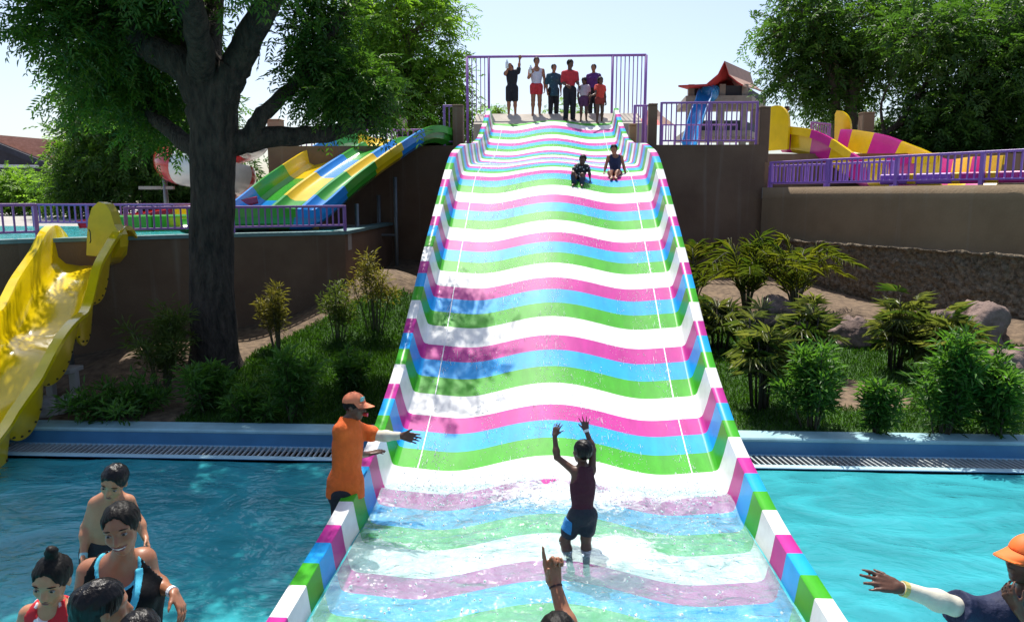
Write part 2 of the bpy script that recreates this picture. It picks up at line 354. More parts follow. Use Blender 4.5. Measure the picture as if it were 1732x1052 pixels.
# right: low terrace that comes towards the camera
rw = [Uy(1291, 322, 17.8), Uy(1732, 308, 12.9), Uy(1990, 300, 10.9)]
rw = [p[:2] for p in rw]; ZR = 3.12
m = MB(); m.prism([(p[0] + .0, p[1] + .25, ZR - .25) for p in rw] + [(40, 12, ZR - .25), (40, 40, ZR - .25), (rw[0][0], 40, ZR - .25)], (0, 0, .25))
tag(m.build('right_terrace', CONC), kind='structure')
wr = empty('retaining_wall', (rw[0][0], rw[0][1], .3)); tag(wr, 'brown wall right of the striped slide, smooth band over a rough stone base', 'wall', kind='thing')
def wr_part(name, mat_, z0, z1, off, thick, rough=0):
    a, b, c = [np.array(p) for p in rw]; V = []; n1, n2 = (300, 60) if rough else (30, 6)
    L1 = np.linalg.norm(b - a); L2 = np.linalg.norm(c - b)
    for i in range(n1):
        t = i / (n1 - 1) * (L1 + L2); p = lerp(a, b, t / L1) if t < L1 else lerp(b, c, (t - L1) / L2)
        tg = nrm((b - a) if t < L1 else (c - b)); nn = np.array([tg[1], -tg[0]])
        for j in range(n2):
            z = z0 + (z1 - z0) * j / (n2 - 1); k = off
            if rough:
                k += rough * (.35 * fbm(t * 1.0, z, .6, 2, 2.2) + .55 * abs(fbm(t, z, .13, 3, 7.7))) + (.05 if j >= n2 - 2 else 0)
                if j == n2 - 1: z += .05 * fbm(t, 0, .35, 3, 1.1)
            V.append((p[0] + nn[0] * k, p[1] + nn[1] * k, z))
        if True:
            V.append((p[0] - nn[0] * thick, p[1] - nn[1] * thick, z1 + (.0)))
    o = obj(name, np.array(V) - np.array([rw[0][0], rw[0][1], .3]), grid_faces(n1, n2 + 1, True), mat_, wr, smooth=bool(rough)); return o
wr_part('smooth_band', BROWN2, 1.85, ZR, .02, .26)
wr_part('stone_base', ROUGHWALL, .0, 1.98, .16, .10, rough=.17)

# start platform of the striped slide
m = MB()
ya, yb = 22.47, 23.3
zb = 5.37
m.prism([(-2.3, ya, 3.9), (-2.3, ya, 5.0), (-2.3, yb, zb), (-2.3, 25.5, zb), (-2.3, 25.5, 3.9)], (4.9, 0, 0))
tag(m.build('start_platform', mat('platform_concrete', (.42, .37, .31), .85, var=.2, vscale=1.5, bump=.2, bscale=30)), kind='structure')
m = MB(); m.prism([(-2.02, 21.9, 4.0), (-2.02, 16.5, 3.2), (-2.02, 16.5, .3), (-2.02, 21.9, .3)], (4.0, 0, 0))

# ================================================================ the striped multi-lane slide
SPX = np.array([2.2, 3.2, 4.54, 5.98, 7.45, 8.7, 10.10, 10.55, 11.9, 13.0, 13.95, 15.3, 17.4, 19.05, 20.85, 21.75])
_u = [(1014, 0), ]
def rail_z():
    # rail heights from the widths the two rails show in the photograph (outer width 3.8 m)
    rows = [(440, 710, 1163), (354, 731, 1138), (291, 748, 1121), (258, 758, 1110), (243, 777, 1094), (243.5, 792, 1071), (233, 804, 1060), (204, 814, 1048), (184, 820, 1043)]
    Y = [2.0, 3.2, 4.54, 5.98, 7.45, 8.70, 9.55]; Z = [.16, .17, .20, .25, .49, .94, 1.40]
    for y, l, r in rows:
        d = 3.8 * FPX / (r - l); p = (U(l, y, d) + U(r, y, d)) / 2; Y.append(p[1]); Z.append(p[2])
    return np.array(Y), np.array(Z)
RY, RZ = rail_z()
yy = np.linspace(2.2, RY[-1], 3000); zz = np.interp(yy, RY, RZ)
for _ in range(2):
    k = np.ones(90) / 90; ext = np.concatenate([zz[0] - (zz[1] - zz[0]) * np.arange(45, 0, -1), zz, zz[-1] + (zz[-1] - zz[-2]) * np.arange(1, 46)]); zz = np.convolve(ext, k, 'same')[45:-45]
S_ = np.concatenate([[0], np.cumsum(np.hypot(np.diff(yy), np.diff(zz)))])
def rail_at(s):
    y = np.interp(s, S_, yy); z = np.interp(s, S_, zz); e = .02
    dy = np.interp(s + e, S_, yy) - np.interp(s - e, S_, yy); dz = np.interp(s + e, S_, zz) - np.interp(s - e, S_, zz); n = np.hypot(dy, dz)
    return y, z, -dz / n, dy / n           # point and unit normal (in the y-z plane)
SLEN = S_[-1]
i_ = np.argmin(abs(yy - Uz(1309, 870, .25)[1])); S870 = S_[i_]
PERIOD = 1.30; WHITE0 = S870 % PERIOD     # a white stripe's upper edge
HW, RW, LEAN, INX = .42, .12, .07, 1.71    # wall height, rail width, wall lean, floor half width
def floor_h(x):
    u = x / INX; return .08 * math.exp(-(u / .40) ** 2) - .03 * math.exp(-((abs(u) - .62) / .25) ** 2)
def stripe_shift(x):
    u = x / INX; return .11 * math.exp(-(u / .40) ** 2) - .05 * math.exp(-((abs(u) - .6) / .26) ** 2)
def fibre(name, col, rough=.16, wet=.35):
    m, N, L, P = nt(name)
    g = N.new('ShaderNodeNewGeometry')
    ms = N.new('ShaderNodeMapping'); ms.inputs['Scale'].default_value = (3.2, .8, .8); L.new(g.outputs['Position'], ms.inputs[0])
    nz = N.new('ShaderNodeTexNoise'); nz.inputs['Scale'].default_value = 2.6; nz.inputs['Detail'].default_value = 8; nz.inputs['Roughness'].default_value = .65; L.new(ms.outputs[0], nz.inputs['Vector'])
    rp = N.new('ShaderNodeValToRGB'); c = np.array(col)
    rp.color_ramp.elements[0].color = (*(c * .78 + .01), 1); rp.color_ramp.elements[1].color = (*np.clip(c * 1.05 + .01, 0, 1), 1); rp.color_ramp.elements[0].position = .3; rp.color_ramp.elements[1].position = .62
    L.new(nz.outputs['Fac'], rp.inputs[0]); L.new(rp.outputs[0], P.inputs['Base Color'])
    P.inputs['Roughness'].default_value = rough; P.inputs['Specular IOR Level'].default_value = .10
    if wet:
        P.inputs['Coat Weight'].default_value = .10; P.inputs['Coat Roughness'].default_value = .07
        mp = N.new('ShaderNodeMapping'); mp.inputs['Scale'].default_value = (1, .55, .55); L.new(g.outputs['Position'], mp.inputs[0])
        n2 = N.new('ShaderNodeTexNoise'); n2.inputs['Scale'].default_value = 42; n2.inputs['Detail'].default_value = 3; n2.inputs['Distortion'].default_value = .6; L.new(mp.outputs[0], n2.inputs['Vector'])
        n3 = N.new('ShaderNodeTexNoise'); n3.inputs['Scale'].default_value = 3.0; n3.inputs['Detail'].default_value = 4; n3.inputs['Distortion'].default_value = 1.0; L.new(mp.outputs[0], n3.inputs['Vector'])
        r3 = N.new('ShaderNodeValToRGB'); r3.color_ramp.elements[0].color = (.5, .5, .5, 1); r3.color_ramp.elements[0].position = .40; r3.color_ramp.elements[1].position = .62; L.new(n3.outputs['Fac'], r3.inputs[0])
        mu = N.new('ShaderNodeMath'); mu.operation = 'MULTIPLY'; mu.inputs[1].default_value = wet; L.new(r3.outputs[0], mu.inputs[0])
        b = N.new('ShaderNodeBump'); b.inputs['Distance'].default_value = .06; L.new(mu.outputs[0], b.inputs['Strength']); L.new(n2.outputs['Fac'], b.inputs['Height']); L.new(b.outputs[0], P.inputs['Coat Normal'])
    MATS[name] = m; return m
STR = {'white': (.80, .80, .78), 'pink': (.50, .026, .27), 'blue': (.008, .36, .80), 'green': (.048, .37, .012)}
FLOORM = {k: fibre('wet_gelcoat_' + k, c, .46, 1.0) for k, c in STR.items()}
WALLM = {k: fibre('gelcoat_' + k, c, .30, 0) for k, c in STR.items()}
slide = empty('racing_slide', (0, 4, 0)); tag(slide, 'wide wavy water slide in white, pink, blue and green cross stripes', 'water slide')
SLOC = np.array([0, 4., 0])
NL = 56
fx = np.linspace(-INX + .05, INX - .05, NL)
# wall profile (one side, from floor fillet up to the inner rim), as (|x|, height above floor)
wp = [(INX - .05, 0.0), (INX - .025, .006), (INX - .004, .02), (INX + .008, .05), (INX + .022, .13), (INX + .037, .22), (INX + LEAN - .01, HW)]
rp_ = [(INX + LEAN - .01, HW - .006), (INX + LEAN - .004, HW + .004), (1.9 - .006, HW + .004), (1.9, HW - .006), (1.9, HW - .13), (1.885, HW - .135)]
def sec(s, x, h):
    y, z, ny_, nz_ = rail_at(np.clip(s, 0, SLEN)); return (x, y + ny_ * (h - HW), z + nz_ * (h - HW))
cols = ['white', 'green', 'blue', 'pink']            # going up the slide from below a white edge
# stripes: upper edge of white at WHITE0 + k*PERIOD; below it (going down) white, pink, blue, green
edges = []; t = WHITE0 - PERIOD
widths = {'white': .30 * PERIOD, 'green': .235 * PERIOD, 'blue': .24 * PERIOD, 'pink': .225 * PERIOD}
seq = [('green', widths['green']), ('blue', widths['blue']), ('pink', widths['pink']), ('white', widths['white'])]
while t < SLEN:
    for c, w in seq:
        a, b = t, t + w; t = b
        a_, b_ = max(a, 0.0), min(b, SLEN)
        if b_ - a_ > .03: edges.append((c, a_, b_))
def pos_normals(ts, xh, shift):
    """grid positions and normals; xh: list of (x, h)"""
    P = np.array([[sec(t_ + (stripe_shift(x) if shift else 0) * min(1, (SLEN - t_) / .3, t_ / .3), x, h) for (x, h) in xh] for t_ in ts])
    return P
def grid_norm(P, flip):
    du = np.gradient(P, axis=0); dv = np.gradient(P, axis=1); n = np.cross(du, dv); n /= np.linalg.norm(n, axis=2, keepdims=True) + 1e-12
    return -n if flip else n
NS = 5
fl_xh = [(x, floor_h(x)) for x in fx]
fl_xh[0] = (fx[0], 0.0); fl_xh[-1] = (fx[-1], 0.0)
for c, a, b in edges:
    ts = np.linspace(a, b, NS)
    te = np.concatenate([[a - .06], ts, [b + .06]])
    Pf = pos_normals(te, fl_xh, True); nf = grid_norm(Pf, True)[1:-1]; Pf = Pf[1:-1]
    obj('floor_panel', Pf.reshape(-1, 3) - SLOC, grid_faces(NS, NL), FLOORM[c], slide, smooth=True, normals=nf.reshape(-1, 3))
    for sg in (-1, 1):
        P = np.array([[sec(t_, sg * x, h) for (x, h) in wp] for t_ in ts]); n = grid_norm(P, sg > 0)
        obj('wall_panel', P.reshape(-1, 3) - SLOC, grid_faces(NS, len(wp), sg < 0), WALLM[c], slide, smooth=True)
        P = np.array([[sec(t_, sg * x, h) for (x, h) in rp_] for t_ in ts])
        obj('rail_cap', P.reshape(-1, 3) - SLOC, grid_faces(NS, len(rp_), sg < 0), WALLM[c], slide, smooth=False)
# moulded seams along both edges of the floor, and the shell below
SEAM = mat('seam_sealant', (.75, .78, .80), .3, var=.05)
for sg in (-1, 1):
    ts = np.linspace(S870 + .9, SLEN - .5, 160)
    m = MB(); V = []
    for t_ in ts:
        for dx, dh in ((-.006, .003), (0, .007), (.006, .003)): V.append(sec(t_, sg * 1.44 + dx, floor_h(1.44) + dh))
    obj('seam', np.array(V) - SLOC, grid_faces(160, 3), SEAM, slide, smooth=True)
ts = np.linspace(.1, SLEN, 120)
V = [sec(t_, x, h) for t_ in ts for (x, h) in ((-1.88, HW - .12), (-1.74, -.07), (1.74, -.07), (1.88, HW - .12))]
obj('underside_shell', np.array(V) - SLOC, grid_faces(120, 4), mat('raw_fibreglass', (.30, .32, .30), .6), slide, smooth=True)
# plinth walls that carry it
m = MB()
for t_ in np.arange(S870 + 2.2, SLEN - .2, 1.6):
    p = sec(t_, 0, -.075); m.box((0, p[1], (p[2] - .3) / 2), (2.9, .18, p[2] + .3 - .12))
m.build('support_wall', BROWN, slide, loc=SLOC).location = (0, 0, 0)

# water running out in the trough
def trough_h(x, y):
    base = .075 - .05 * (y - 4) / 3.2
    jump = math.exp(-((y - 6.95 - .22 * stripe_shift(x) / .13) / .22) ** 2)
    return base + .03 * fbm(x, y * 1.4, .55, 4, 4.4) + .012 * fbm(x, y, .16, 3, 8.4) + jump * (.05 + .06 * fbm(x, y, .25, 4, 1.7)) + .06 * math.exp(-(x / .7) ** 2) * (y / 8)
TW = water_mat('trough_water', (.88, .97, .97), (.45, .84, .84), .24, 2.6, .5, foam=.85, foam_scale=4.6, rough=.06)
nx, ny = 120, 190
xs = np.linspace(-1.70, 1.70, nx); ys = np.linspace(2.3, 7.28, ny)
tw = obj('trough_water', [(x, y, trough_h(x, y)) for x in xs for y in ys], grid_faces(nx, ny, True), TW, smooth=True); tag(tw, kind='structure')
fo = np.array([-.055 + .34 * math.exp(-(((x - .55) / .32) ** 2 + ((y - 5.85) / .25) ** 2)) + .40 * math.exp(-((y - 6.92) / .30) ** 2) * (.6 + .4 * math.sin(x * 2.1 + 1)) + .11 * math.exp(-((y - 5.9) / .6) ** 2) + .06 * fbm(x, y, .9, 3, 6.1) for x in xs for y in ys], np.float32)
at = tw.data.attributes.new('foam', 'FLOAT', 'POINT'); at.data.foreach_set('value', fo)
# flying droplets over the landing wave
bm = bmesh.new(); bmesh.ops.create_icosphere(bm, subdivisions=1, radius=1); ico = [np.array(v.co) for v in bm.verts]; icf = [tuple(v.index for v in q.verts) for q in bm.faces]; bm.free()
m = MB()
for i in range(1100):
    x = RNG.uniform(-1.55, 1.55); y = 6.95 + RNG.normal(0, .22) if i < 750 else RNG.uniform(4.4, 7.0); r = abs(RNG.normal(.004, .003)) + .0025
    z = max(trough_h(x, y), 0) + abs(RNG.normal(0, .045)) + .01
    m.add([q * r + np.array([x, y, z]) for q in ico], icf)
DROP = mat('water_droplet', (.9, .95, .96), .08, var=.02, spec=.8)
_N = DROP.node_tree.nodes; _t = _N.new('ShaderNodeBsdfTranslucent'); _t.inputs[0].default_value = (.95, .98, 1, 1); _x = _N.new('ShaderNodeMixShader'); _x.inputs[0].default_value = .6
DROP.node_tree.links.new(_N['Principled BSDF'].outputs[0], _x.inputs[1]); DROP.node_tree.links.new(_t.outputs[0], _x.inputs[2]); DROP.node_tree.links.new(_x.outputs[0], _N['Material Output'].inputs[0])
o = m.build('water_spray', DROP, smooth=True); tag(o, 'white droplets splashing up where the striped slide meets water', 'spray', kind='stuff')

# white flecks on the slide: running water, and sun sparkle modelled as solid specks
m = MB(); bm = bmesh.new(); bmesh.ops.create_icosphere(bm, subdivisions=1, radius=1); bm.free()
octa = [np.array(q_, float) for q_ in ((1, 0, 0), (-1, 0, 0), (0, 1, 0), (0, -1, 0), (0, 0, 1), (0, 0, -1))]; of = [(0, 2, 4), (2, 1, 4), (1, 3, 4), (3, 0, 4), (2, 0, 5), (1, 2, 5), (3, 1, 5), (0, 3, 5)]
cnt = 0
while cnt < 12000:
    s0 = RNG.uniform(S870 + 1.0, SLEN - .3); x = RNG.uniform(-1.5, 1.5)
    if fbm(x * 2.2, s0 * .8, 1.0, 3, 12.0) < .02 + .12 * RNG.normal(): continue
    y, z, ny_, nz_ = rail_at(s0); h = floor_h(x) - HW + .002; p = np.array([x, y + ny_ * h, z + nz_ * h]); r = RNG.uniform(.003, .0075)
    st = RNG.uniform(8, 26) if cnt % 9 == 0 else 1.6; r = r * (.55 if st > 2 else 1); tg = np.array([RNG.normal(0, .06), nz_, -ny_])
    m.add([np.array([q_[0] * r, 0, 0]) + tg * (q_[1] * r * st) + np.array([0, ny_, nz_]) * (q_[2] * r) + p for q_ in octa], of); cnt += 1
o = m.build('slide_water_glints', DROP, smooth=True); tag(o, 'white flecks for running water and sun sparkle on the striped slide', 'water', kind='stuff')
# ================================================================ flumes: a cross-section swept along a path
def smooth_path(pts, n):
    pts = np.array(pts, float); k = len(pts); out = []
    P = np.vstack([2 * pts[0] - pts[1], pts, 2 * pts[-1] - pts[-2]])
    for t in np.linspace(0, k - 1 - 1e-6, n):
        i = int(t); u = t - i; p0, p1, p2, p3 = P[i], P[i + 1], P[i + 2], P[i + 3]
        out.append(.5 * ((2 * p1) + (-p0 + p2) * u + (2 * p0 - 5 * p1 + 4 * p2 - p3) * u * u + (-p0 + 3 * p1 - 3 * p2 + p3) * u ** 3))
    return np.array(out)
def frames(path, bank=None):
    n = len(path); T = np.gradient(path, axis=0); T /= np.linalg.norm(T, axis=1, keepdims=True)
    Rt = np.cross(T, np.array([0, 0, 1.])); Rt /= np.linalg.norm(Rt, axis=1, keepdims=True); Up = np.cross(Rt, T)
    if bank is not None:
        for i in range(n):
            c, s_ = math.cos(bank[i]), math.sin(bank[i]); r, u = Rt[i].copy(), Up[i].copy(); Rt[i] = r * c + u * s_; Up[i] = -r * s_ + u * c
    return T, Rt, Up
def flume(root, loc, path, prof, colors, seglen, wallfn=None, bank=None, name='flume_panel', thick=.03, flange=None, prof_names=None):
    """prof: list of (lateral, height, is_wall -1/0/1) across; colours alternate along the path, every stretch its own panel"""
    path = np.array(path); loc = np.array(loc, float); n = len(path); T, Rt, Up = frames(path, bank)
    s = np.concatenate([[0], np.cumsum(np.linalg.norm(np.diff(path, axis=0), axis=1))])
    def pt(i, j, dn=0.0):
        x, h, w = prof[j]
        if wallfn and w: hh = h * wallfn(s[i] / s[-1], w)
        else: hh = h
        return path[i] + Rt[i] * x + Up[i] * (hh - dn)
    # inner + outer skins, outer offset sideways/down
    pf = np.array([(x, h) for x, h, w in prof]); d = np.gradient(pf, axis=0); nn = np.stack([-d[:, 1], d[:, 0]], 1); nn /= np.linalg.norm(nn, axis=1, keepdims=True) + 1e-9
    segs = max(1, round(s[-1] / seglen)); bounds = np.linspace(0, n - 1, segs + 1).astype(int)
    m_ = len(prof)
    for k in range(segs):
        i0, i1 = bounds[k], bounds[k + 1]
        V = []
        for i in range(i0, i1 + 1):
            for j in range(m_): V.append(pt(i, j))
            for j in reversed(range(m_)): V.append(pt(i, j) - (Rt[i] * nn[j, 0] + Up[i] * nn[j, 1]) * thick)
        rows = i1 - i0 + 1; w2 = 2 * m_; F = []
        for a in range(rows - 1):
            for j in range(w2):
                j2 = (j + 1) % w2; F.append((a * w2 + j, a * w2 + j2, (a + 1) * w2 + j2, (a + 1) * w2 + j))
        F.append(tuple(range(w2))[::-1]); F.append(tuple((rows - 1) * w2 + j for j in range(w2)))
        o = obj(name, np.array(V) - loc, F, colors[k % len(colors)], root, smooth=False)
        o.data.polygons.foreach_set('use_smooth', np.array([len(p.vertices) == 4 for p in o.data.polygons]))
        o.data.set_sharp_from_angle(angle=R(38))
    return path, Rt, Up, s
def gel(name, col): return mat('gel_' + name, col, .2, var=.1, vscale=2.5, coat=.4, bump=.03, bscale=15)
YEL = gel('yellow', (.80, .53, .006)); MAG = gel('magenta', (.55, .02, .25)); GRN = gel('green', (.05, .33, .03)); BLU = gel('blue', (.02, .24, .66)); RED = gel('red', (.55, .02, .02)); WHT = gel('white', (.75, .74, .72))
def posts(root, loc, pts, r=.045, z0=0.2):
    for p, zg in pts:
        m = MB(); m.tube([(p[0], p[1], zg), (p[0], p[1], p[2])], r, 10); m.build('support_post', STEEL, root, smooth=True, loc=loc).location = np.array(loc) * 0

# ---- three-lane slide at the upper left (green, blue, yellow blocks)
lane_w = .80
near_top = Uy(736, 214, 17.6); near_bot = Uy(500, 392, 14.1)
dirv = nrm((near_bot - near_top) * np.array([1, 1, 0])); perp = np.array([dirv[1], -dirv[0], 0])
if perp[0] > 0: perp = -perp
W3 = 2.9
A0 = near_top + perp * W3 / 2 - np.array([0, 0, .34]); B0 = near_bot + perp * W3 / 2 - np.array([0, 0, .34])
ctr = [A0 - dirv * .9 + V3(0, 0, -.10), A0 + V3(0, 0, 0), lerp(A0, B0, .25) + V3(0, 0, .14), lerp(A0, B0, .55) + V3(0, 0, .16), lerp(A0, B0, .85) + V3(0, 0, -.02), B0 + dirv * .35 + V3(0, 0, -.14), B0 + dirv * 1.3 + V3(-.3, 0.3, -.22)]
ctr = np.array(ctr); ctr[:, 2] = np.maximum(ctr[:, 2], ZL + .12)
path = smooth_path(ctr, 73)
s3 = empty('lane_slide', (B0[0], B0[1], ZL)); tag(s3, 'three lane slide in blue, yellow and green blocks behind the thick tree', 'water slide')
prof = [(-W3 / 2 - .05, .20, -1), (-W3 / 2 - .05, .36, -1), (-W3 / 2 + .02, .36, -1), (-W3 / 2 + .06, .08, 0), (-W3 / 2 + .16, .0, 0)]
for k in (1, 2):
    xm = -W3 / 2 + k * W3 / 3
    prof += [(xm - .22, 0, 0), (xm - .11, .05, 0), (xm - .05, .15, 0), (xm + .05, .15, 0), (xm + .11, .05, 0), (xm + .22, 0, 0)]
prof += [(W3 / 2 - .16, 0, 0), (W3 / 2 - .06, .08, 0), (W3 / 2 - .02, .36, 1), (W3 / 2 + .05, .36, 1), (W3 / 2 + .05, .2, 1)]
# colours are staggered per lane, so each lane is swept on its own
T3, R3, U3 = frames(path)
lanes = [[0, 1, 2, 3, 4, 5, 6], [6, 7, 8, 9, 10, 11, 12], [12, 13, 14, 15, 16, 17, 18, 19]]
lanes = [prof[0:9], prof[8:15], prof[14:]]
csets = [[GRN, BLU, YEL, GRN, BLU, GRN, YEL], [YEL, GRN, BLU, YEL, GRN, BLU, YEL], [YEL, BLU, YEL, BLU, GRN, BLU, YEL]]
csets = [[GRN, GRN, BLU, YEL, GRN, BLU, BLU, GRN], [YEL, YEL, GRN, BLU, YEL, GRN, BLU, YEL], [YEL, GRN, BLU, YEL, GRN, BLU, BLU, GRN]]
right_is_near = (R3[10] @ perp) < 0
order = lanes if not right_is_near else lanes
for ln, cs in zip(order, csets): flume(s3, s3.location, path, ln, cs, .78, name='lane_panel', thick=.025)
posts(s3, s3.location, [(Uy(668, 300, 17.3), .5), (Uy(603, 345, 15.7), .5), (Uy(640, 330, 17.6), .5)])
m = MB(); a = Uy(603, 398, 15.7); b = Uy(668, 398, 17.3); m.tube([a, b], .03, 8); m.build('support_brace', STEEL, s3, loc=s3.location).location = (0, 0, 0)

# ---- yellow body slide in the left foreground
q0 = Uy(198, 400, 11.15); q1 = Uz(-34, 800, .10)
rr0 = np.array([q0[0], q0[1], 2.22]); rr1 = np.array([q1[0], q1[1], .06])
ydir = nrm((rr1 - rr0) * np.array([1, 1, 0])); yperp = np.array([ydir[1], -ydir[0], 0]); yperp = yperp if yperp[0] < 0 else -yperp
WY = .98; hwal = .40
c0 = rr0 + yperp * WY / 2 - V3(0, 0, hwal); c1 = rr1 + yperp * WY / 2 - V3(0, 0, hwal * .8)
yp = [c0 - ydir * .55 + V3(0, 0, .05), c0 + V3(0, 0, .02)]
for t in (.16, .32, .48, .64, .8, .94): yp.append(lerp(c0, c1, t) + V3(0, 0, .085 * math.sin(t * 6.28 * 2.4 + .4)) + yperp * .05 * math.sin(t * 9))
yp += [c1 + V3(0, 0, .02), c1 + ydir * .9 + V3(0, 0, -.03)]
ypath = smooth_path(yp, 90)
ysl = empty('body_slide', (c1[0], c1[1], 0)); tag(ysl, 'glossy yellow single slide dropping into the pool at far left', 'water slide')
YWET = mat('wet_yellow_gelcoat', (.84, .60, .004), .16, var=.12, vscale=3.2, bump=.12, bscale=9, coat=.5)
YDRY = mat('yellow_gelcoat', (.80, .55, .01), .3, var=.12, vscale=3, coat=.2)
h_ = WY / 2
yprof = [(-h_ - .10, hwal - .05, -1), (-h_ - .10, hwal, -1), (-h_ + .02, hwal, -1), (-h_ + .05, hwal - .05, -1), (-h_ + .09, .16, 0), (-h_ + .17, .05, 0), (-.16, .0, 0), (.16, .0, 0), (h_ - .17, .05, 0), (h_ - .09, .16, 0), (h_ - .05, hwal - .05, 1), (h_ - .02, hwal, 1), (h_ + .10, hwal, 1), (h_ + .10, hwal - .05, 1)]
def ywall(t, w):
    k = 1 + .10 * math.sin(t * 15 + (1 if w > 0 else 0))
    lead = math.exp(-((t - .055) / .05) ** 2)
    return k + lead * (.45 if w < 0 else .45)      # raised cheeks at the entry
nseg0 = len(ypath)
flume(ysl, ysl.location, ypath, yprof, [YWET], 1.45, wallfn=ywall, name='flume_panel', thick=.03)
# bolted flange collars below each joint, on the side seen
Ty, Ry, Uy_ = frames(ypath)
for sd in (-1, 1):
    for k in range(6):
        i0, i1 = 12 + k * 12, 12 + (k + 1) * 12; V = []
        for i in range(i0, i1 + 1):
            u = (i - i0) / 12; dep = .16 + .30 * math.sin(math.pi * u) ** .7
            base = ypath[i] + Ry[i] * sd * (h_ + .085) + Uy_[i] * (hwal * ywall(i / 89, sd) - .06)
            for t in (0, .35, .7, 1.0): V.append(base - Uy_[i] * dep * t - Ry[i] * sd * .10 * t)
            for t in (1.0, .7, .35, 0): V.append(base - Uy_[i] * dep * t - Ry[i] * sd * (.10 * t + .025))
        o = obj('side_skirt', np.array(V) - np.array(ysl.location), grid_faces(13, 8, sd > 0), YDRY, ysl, smooth=True); o.data.set_sharp_from_angle(angle=R(40))
        for i in range(i0 + 1, i1, 2):
            u = (i - i0) / 12; dep = .16 + .30 * math.sin(math.pi * u) ** .7; base = ypath[i] + Ry[i] * sd * (h_ + .088) + Uy_[i] * (hwal * ywall(i / 89, sd) - .06)
            b_ = MB(); cc = base - Uy_[i] * dep * .86 - Ry[i] * sd * .086; b_.tube([cc - Ry[i] * sd * .01, cc + Ry[i] * sd * .014], .014, 6); b_.build('bolt', mat('dark_bolt', (.06, .05, .03), .5), o, loc=ysl.location).location = (0, 0, 0)
posts(ysl, ysl.location, [(ypath[44] - V3(0, 0, .1), -.5), (ypath[20] - V3(0, 0, .1), .3)], .06)
# upright cheek board at the entry, facing the pool
m = MB(); m.prism([Uy(px_, py_, 11.05) for px_, py_ in ((146, 432), (147, 400), (149, 372), (155, 352), (166, 342), (178, 345), (187, 358), (193, 380), (203, 397), (203, 418), (192, 436))], (0.03, .16, 0)); m.build('entry_cheek', YDRY, ysl, loc=ysl.location).location = (0, 0, 0)
# black handle on the entry cheek
m = MB(); hp = Uy(150, 395, 11.0)
for i_ in range(1): m.tube([hp + V3(.02, -.02, .06), hp + V3(.055, -.05, .03), hp + V3(.055, -.05, -.10), hp + V3(.02, -.02, -.14)], .008, 6)
m.build('grab_handle', mat('black_rubber', (.015, .015, .015), .5), ysl, loc=ysl.location).location = (0, 0, 0)

# ---- red and white spiral flume behind the trunk
hel = []
cx, cy = Uy(340, 300, 19.0)[:2]
for a, r_, z_ in [(-40, 1.9, 4.02), (-5, 1.5, 3.92), (40, 1.1, 3.82), (80, .95, 3.74), (120, .92, 3.66), (160, .92, 3.57), (200, .92, 3.47), (240, .92, 3.36), (280, .95, 3.24), (320, 1.0, 3.12), (360, 1.05, 3.0)]:
    hel.append((cx + r_ * math.cos(R(a)), cy + r_ * math.sin(R(a)), z_))
e0 = np.array(hel[-1])
hel += [tuple(e0 + V3(-.5, .9, -.12))]
hpath = smooth_path(hel, 100)
hs = empty('spiral_slide', (cx, cy, ZL)); tag(hs, 'red and white spiral slide half hidden behind the thick tree trunk', 'water slide')
hprof = [(.44 * math.sin(a), .44 - .44 * math.cos(a), 0) for a in np.linspace(-1.75, 1.75, 15)]
bank = .25 + .55 * np.exp(-((np.linspace(0, 1, 100) - .55) / .25) ** 2)
flume(hs, hs.location, hpath, hprof, [WHT, RED, WHT, WHT, RED, RED, WHT], .95, bank=bank, thick=.04)
lo = [Uy(432, 352, 17.0), Uy(380, 362, 16.6), Uy(300, 372, 16.2), Uy(215, 386, 15.6), Uy(150, 396, 15.0)]
lop = smooth_path(np.array(lo) - V3(0, 0, .12), 60)
flume(hs, hs.location, lop, [(.42 * math.sin(a), .42 - .42 * math.cos(a), 0) for a in np.linspace(-1.5, 1.5, 11)], [RED, WHT, RED, RED, WHT], .9, thick=.03, name='runout_panel')
for a, z_ in ((180, 3.45), (290, 3.15), (60, 3.7)):
    p = V3(cx + .95 * math.cos(R(a)), cy + .95 * math.sin(R(a)), z_); m = MB(); m.tube([(p[0], p[1], ZL), p], .06, 10); m.build('support_post', STEEL, hs, smooth=True, loc=hs.location).location = (0, 0, 0)
m = MB(); p = Uy(265, 318, 19.0); m.box(p, (.9, .10, .08)); m.build('support_arm', CONC, hs, loc=hs.location).location = (0, 0, 0)
# green and yellow splash-pool kerb blocks seen through the left railing
kb = empty('splash_pool_kerb', tuple(Uy(330, 398, 14.6))); tag(kb, 'low green and yellow moulded kerb behind the left purple railing', 'kerb', kind='thing')
kp = [Uy(196, 392, 13.6), Uy(258, 390, 14.0), Uy(318, 388, 14.4), Uy(392, 386, 14.8), Uy(455, 384, 15.1), Uy(540, 382, 15.4)]
for k in range(5):
    a, b = kp[k] * 1, kp[k + 1] * 1; a[2] = b[2] = ZL + .17; m = MB(); m.beam(a, b - (b - a) * .01, .16, .34, bev=.03)
    o = m.build('kerb_block', [GRN, GRN, YEL, BLU, YEL][k], kb, loc=kb.location); o.location = (0, 0, 0)
# water of that splash pool
m = MB(); m.add([(-16, 10.2, ZL + .03), (lw[1][0] + .2, lw[1][1] + .35, ZL + .03), (lw[2][0], lw[2][1] + .3, ZL + .03), (lw[3][0] - .25, lw[3][1] + .2, ZL + .03), (-4.0, 16.2, ZL + .03), (-16, 16.2, ZL + .03)], [(0, 1, 2, 3, 4, 5)])
tag(m.build('splash_pool_water', water_mat('splash_water', (.6, .9, .92), (.05, .42, .44), .8, 2.0, .4)), kind='structure')

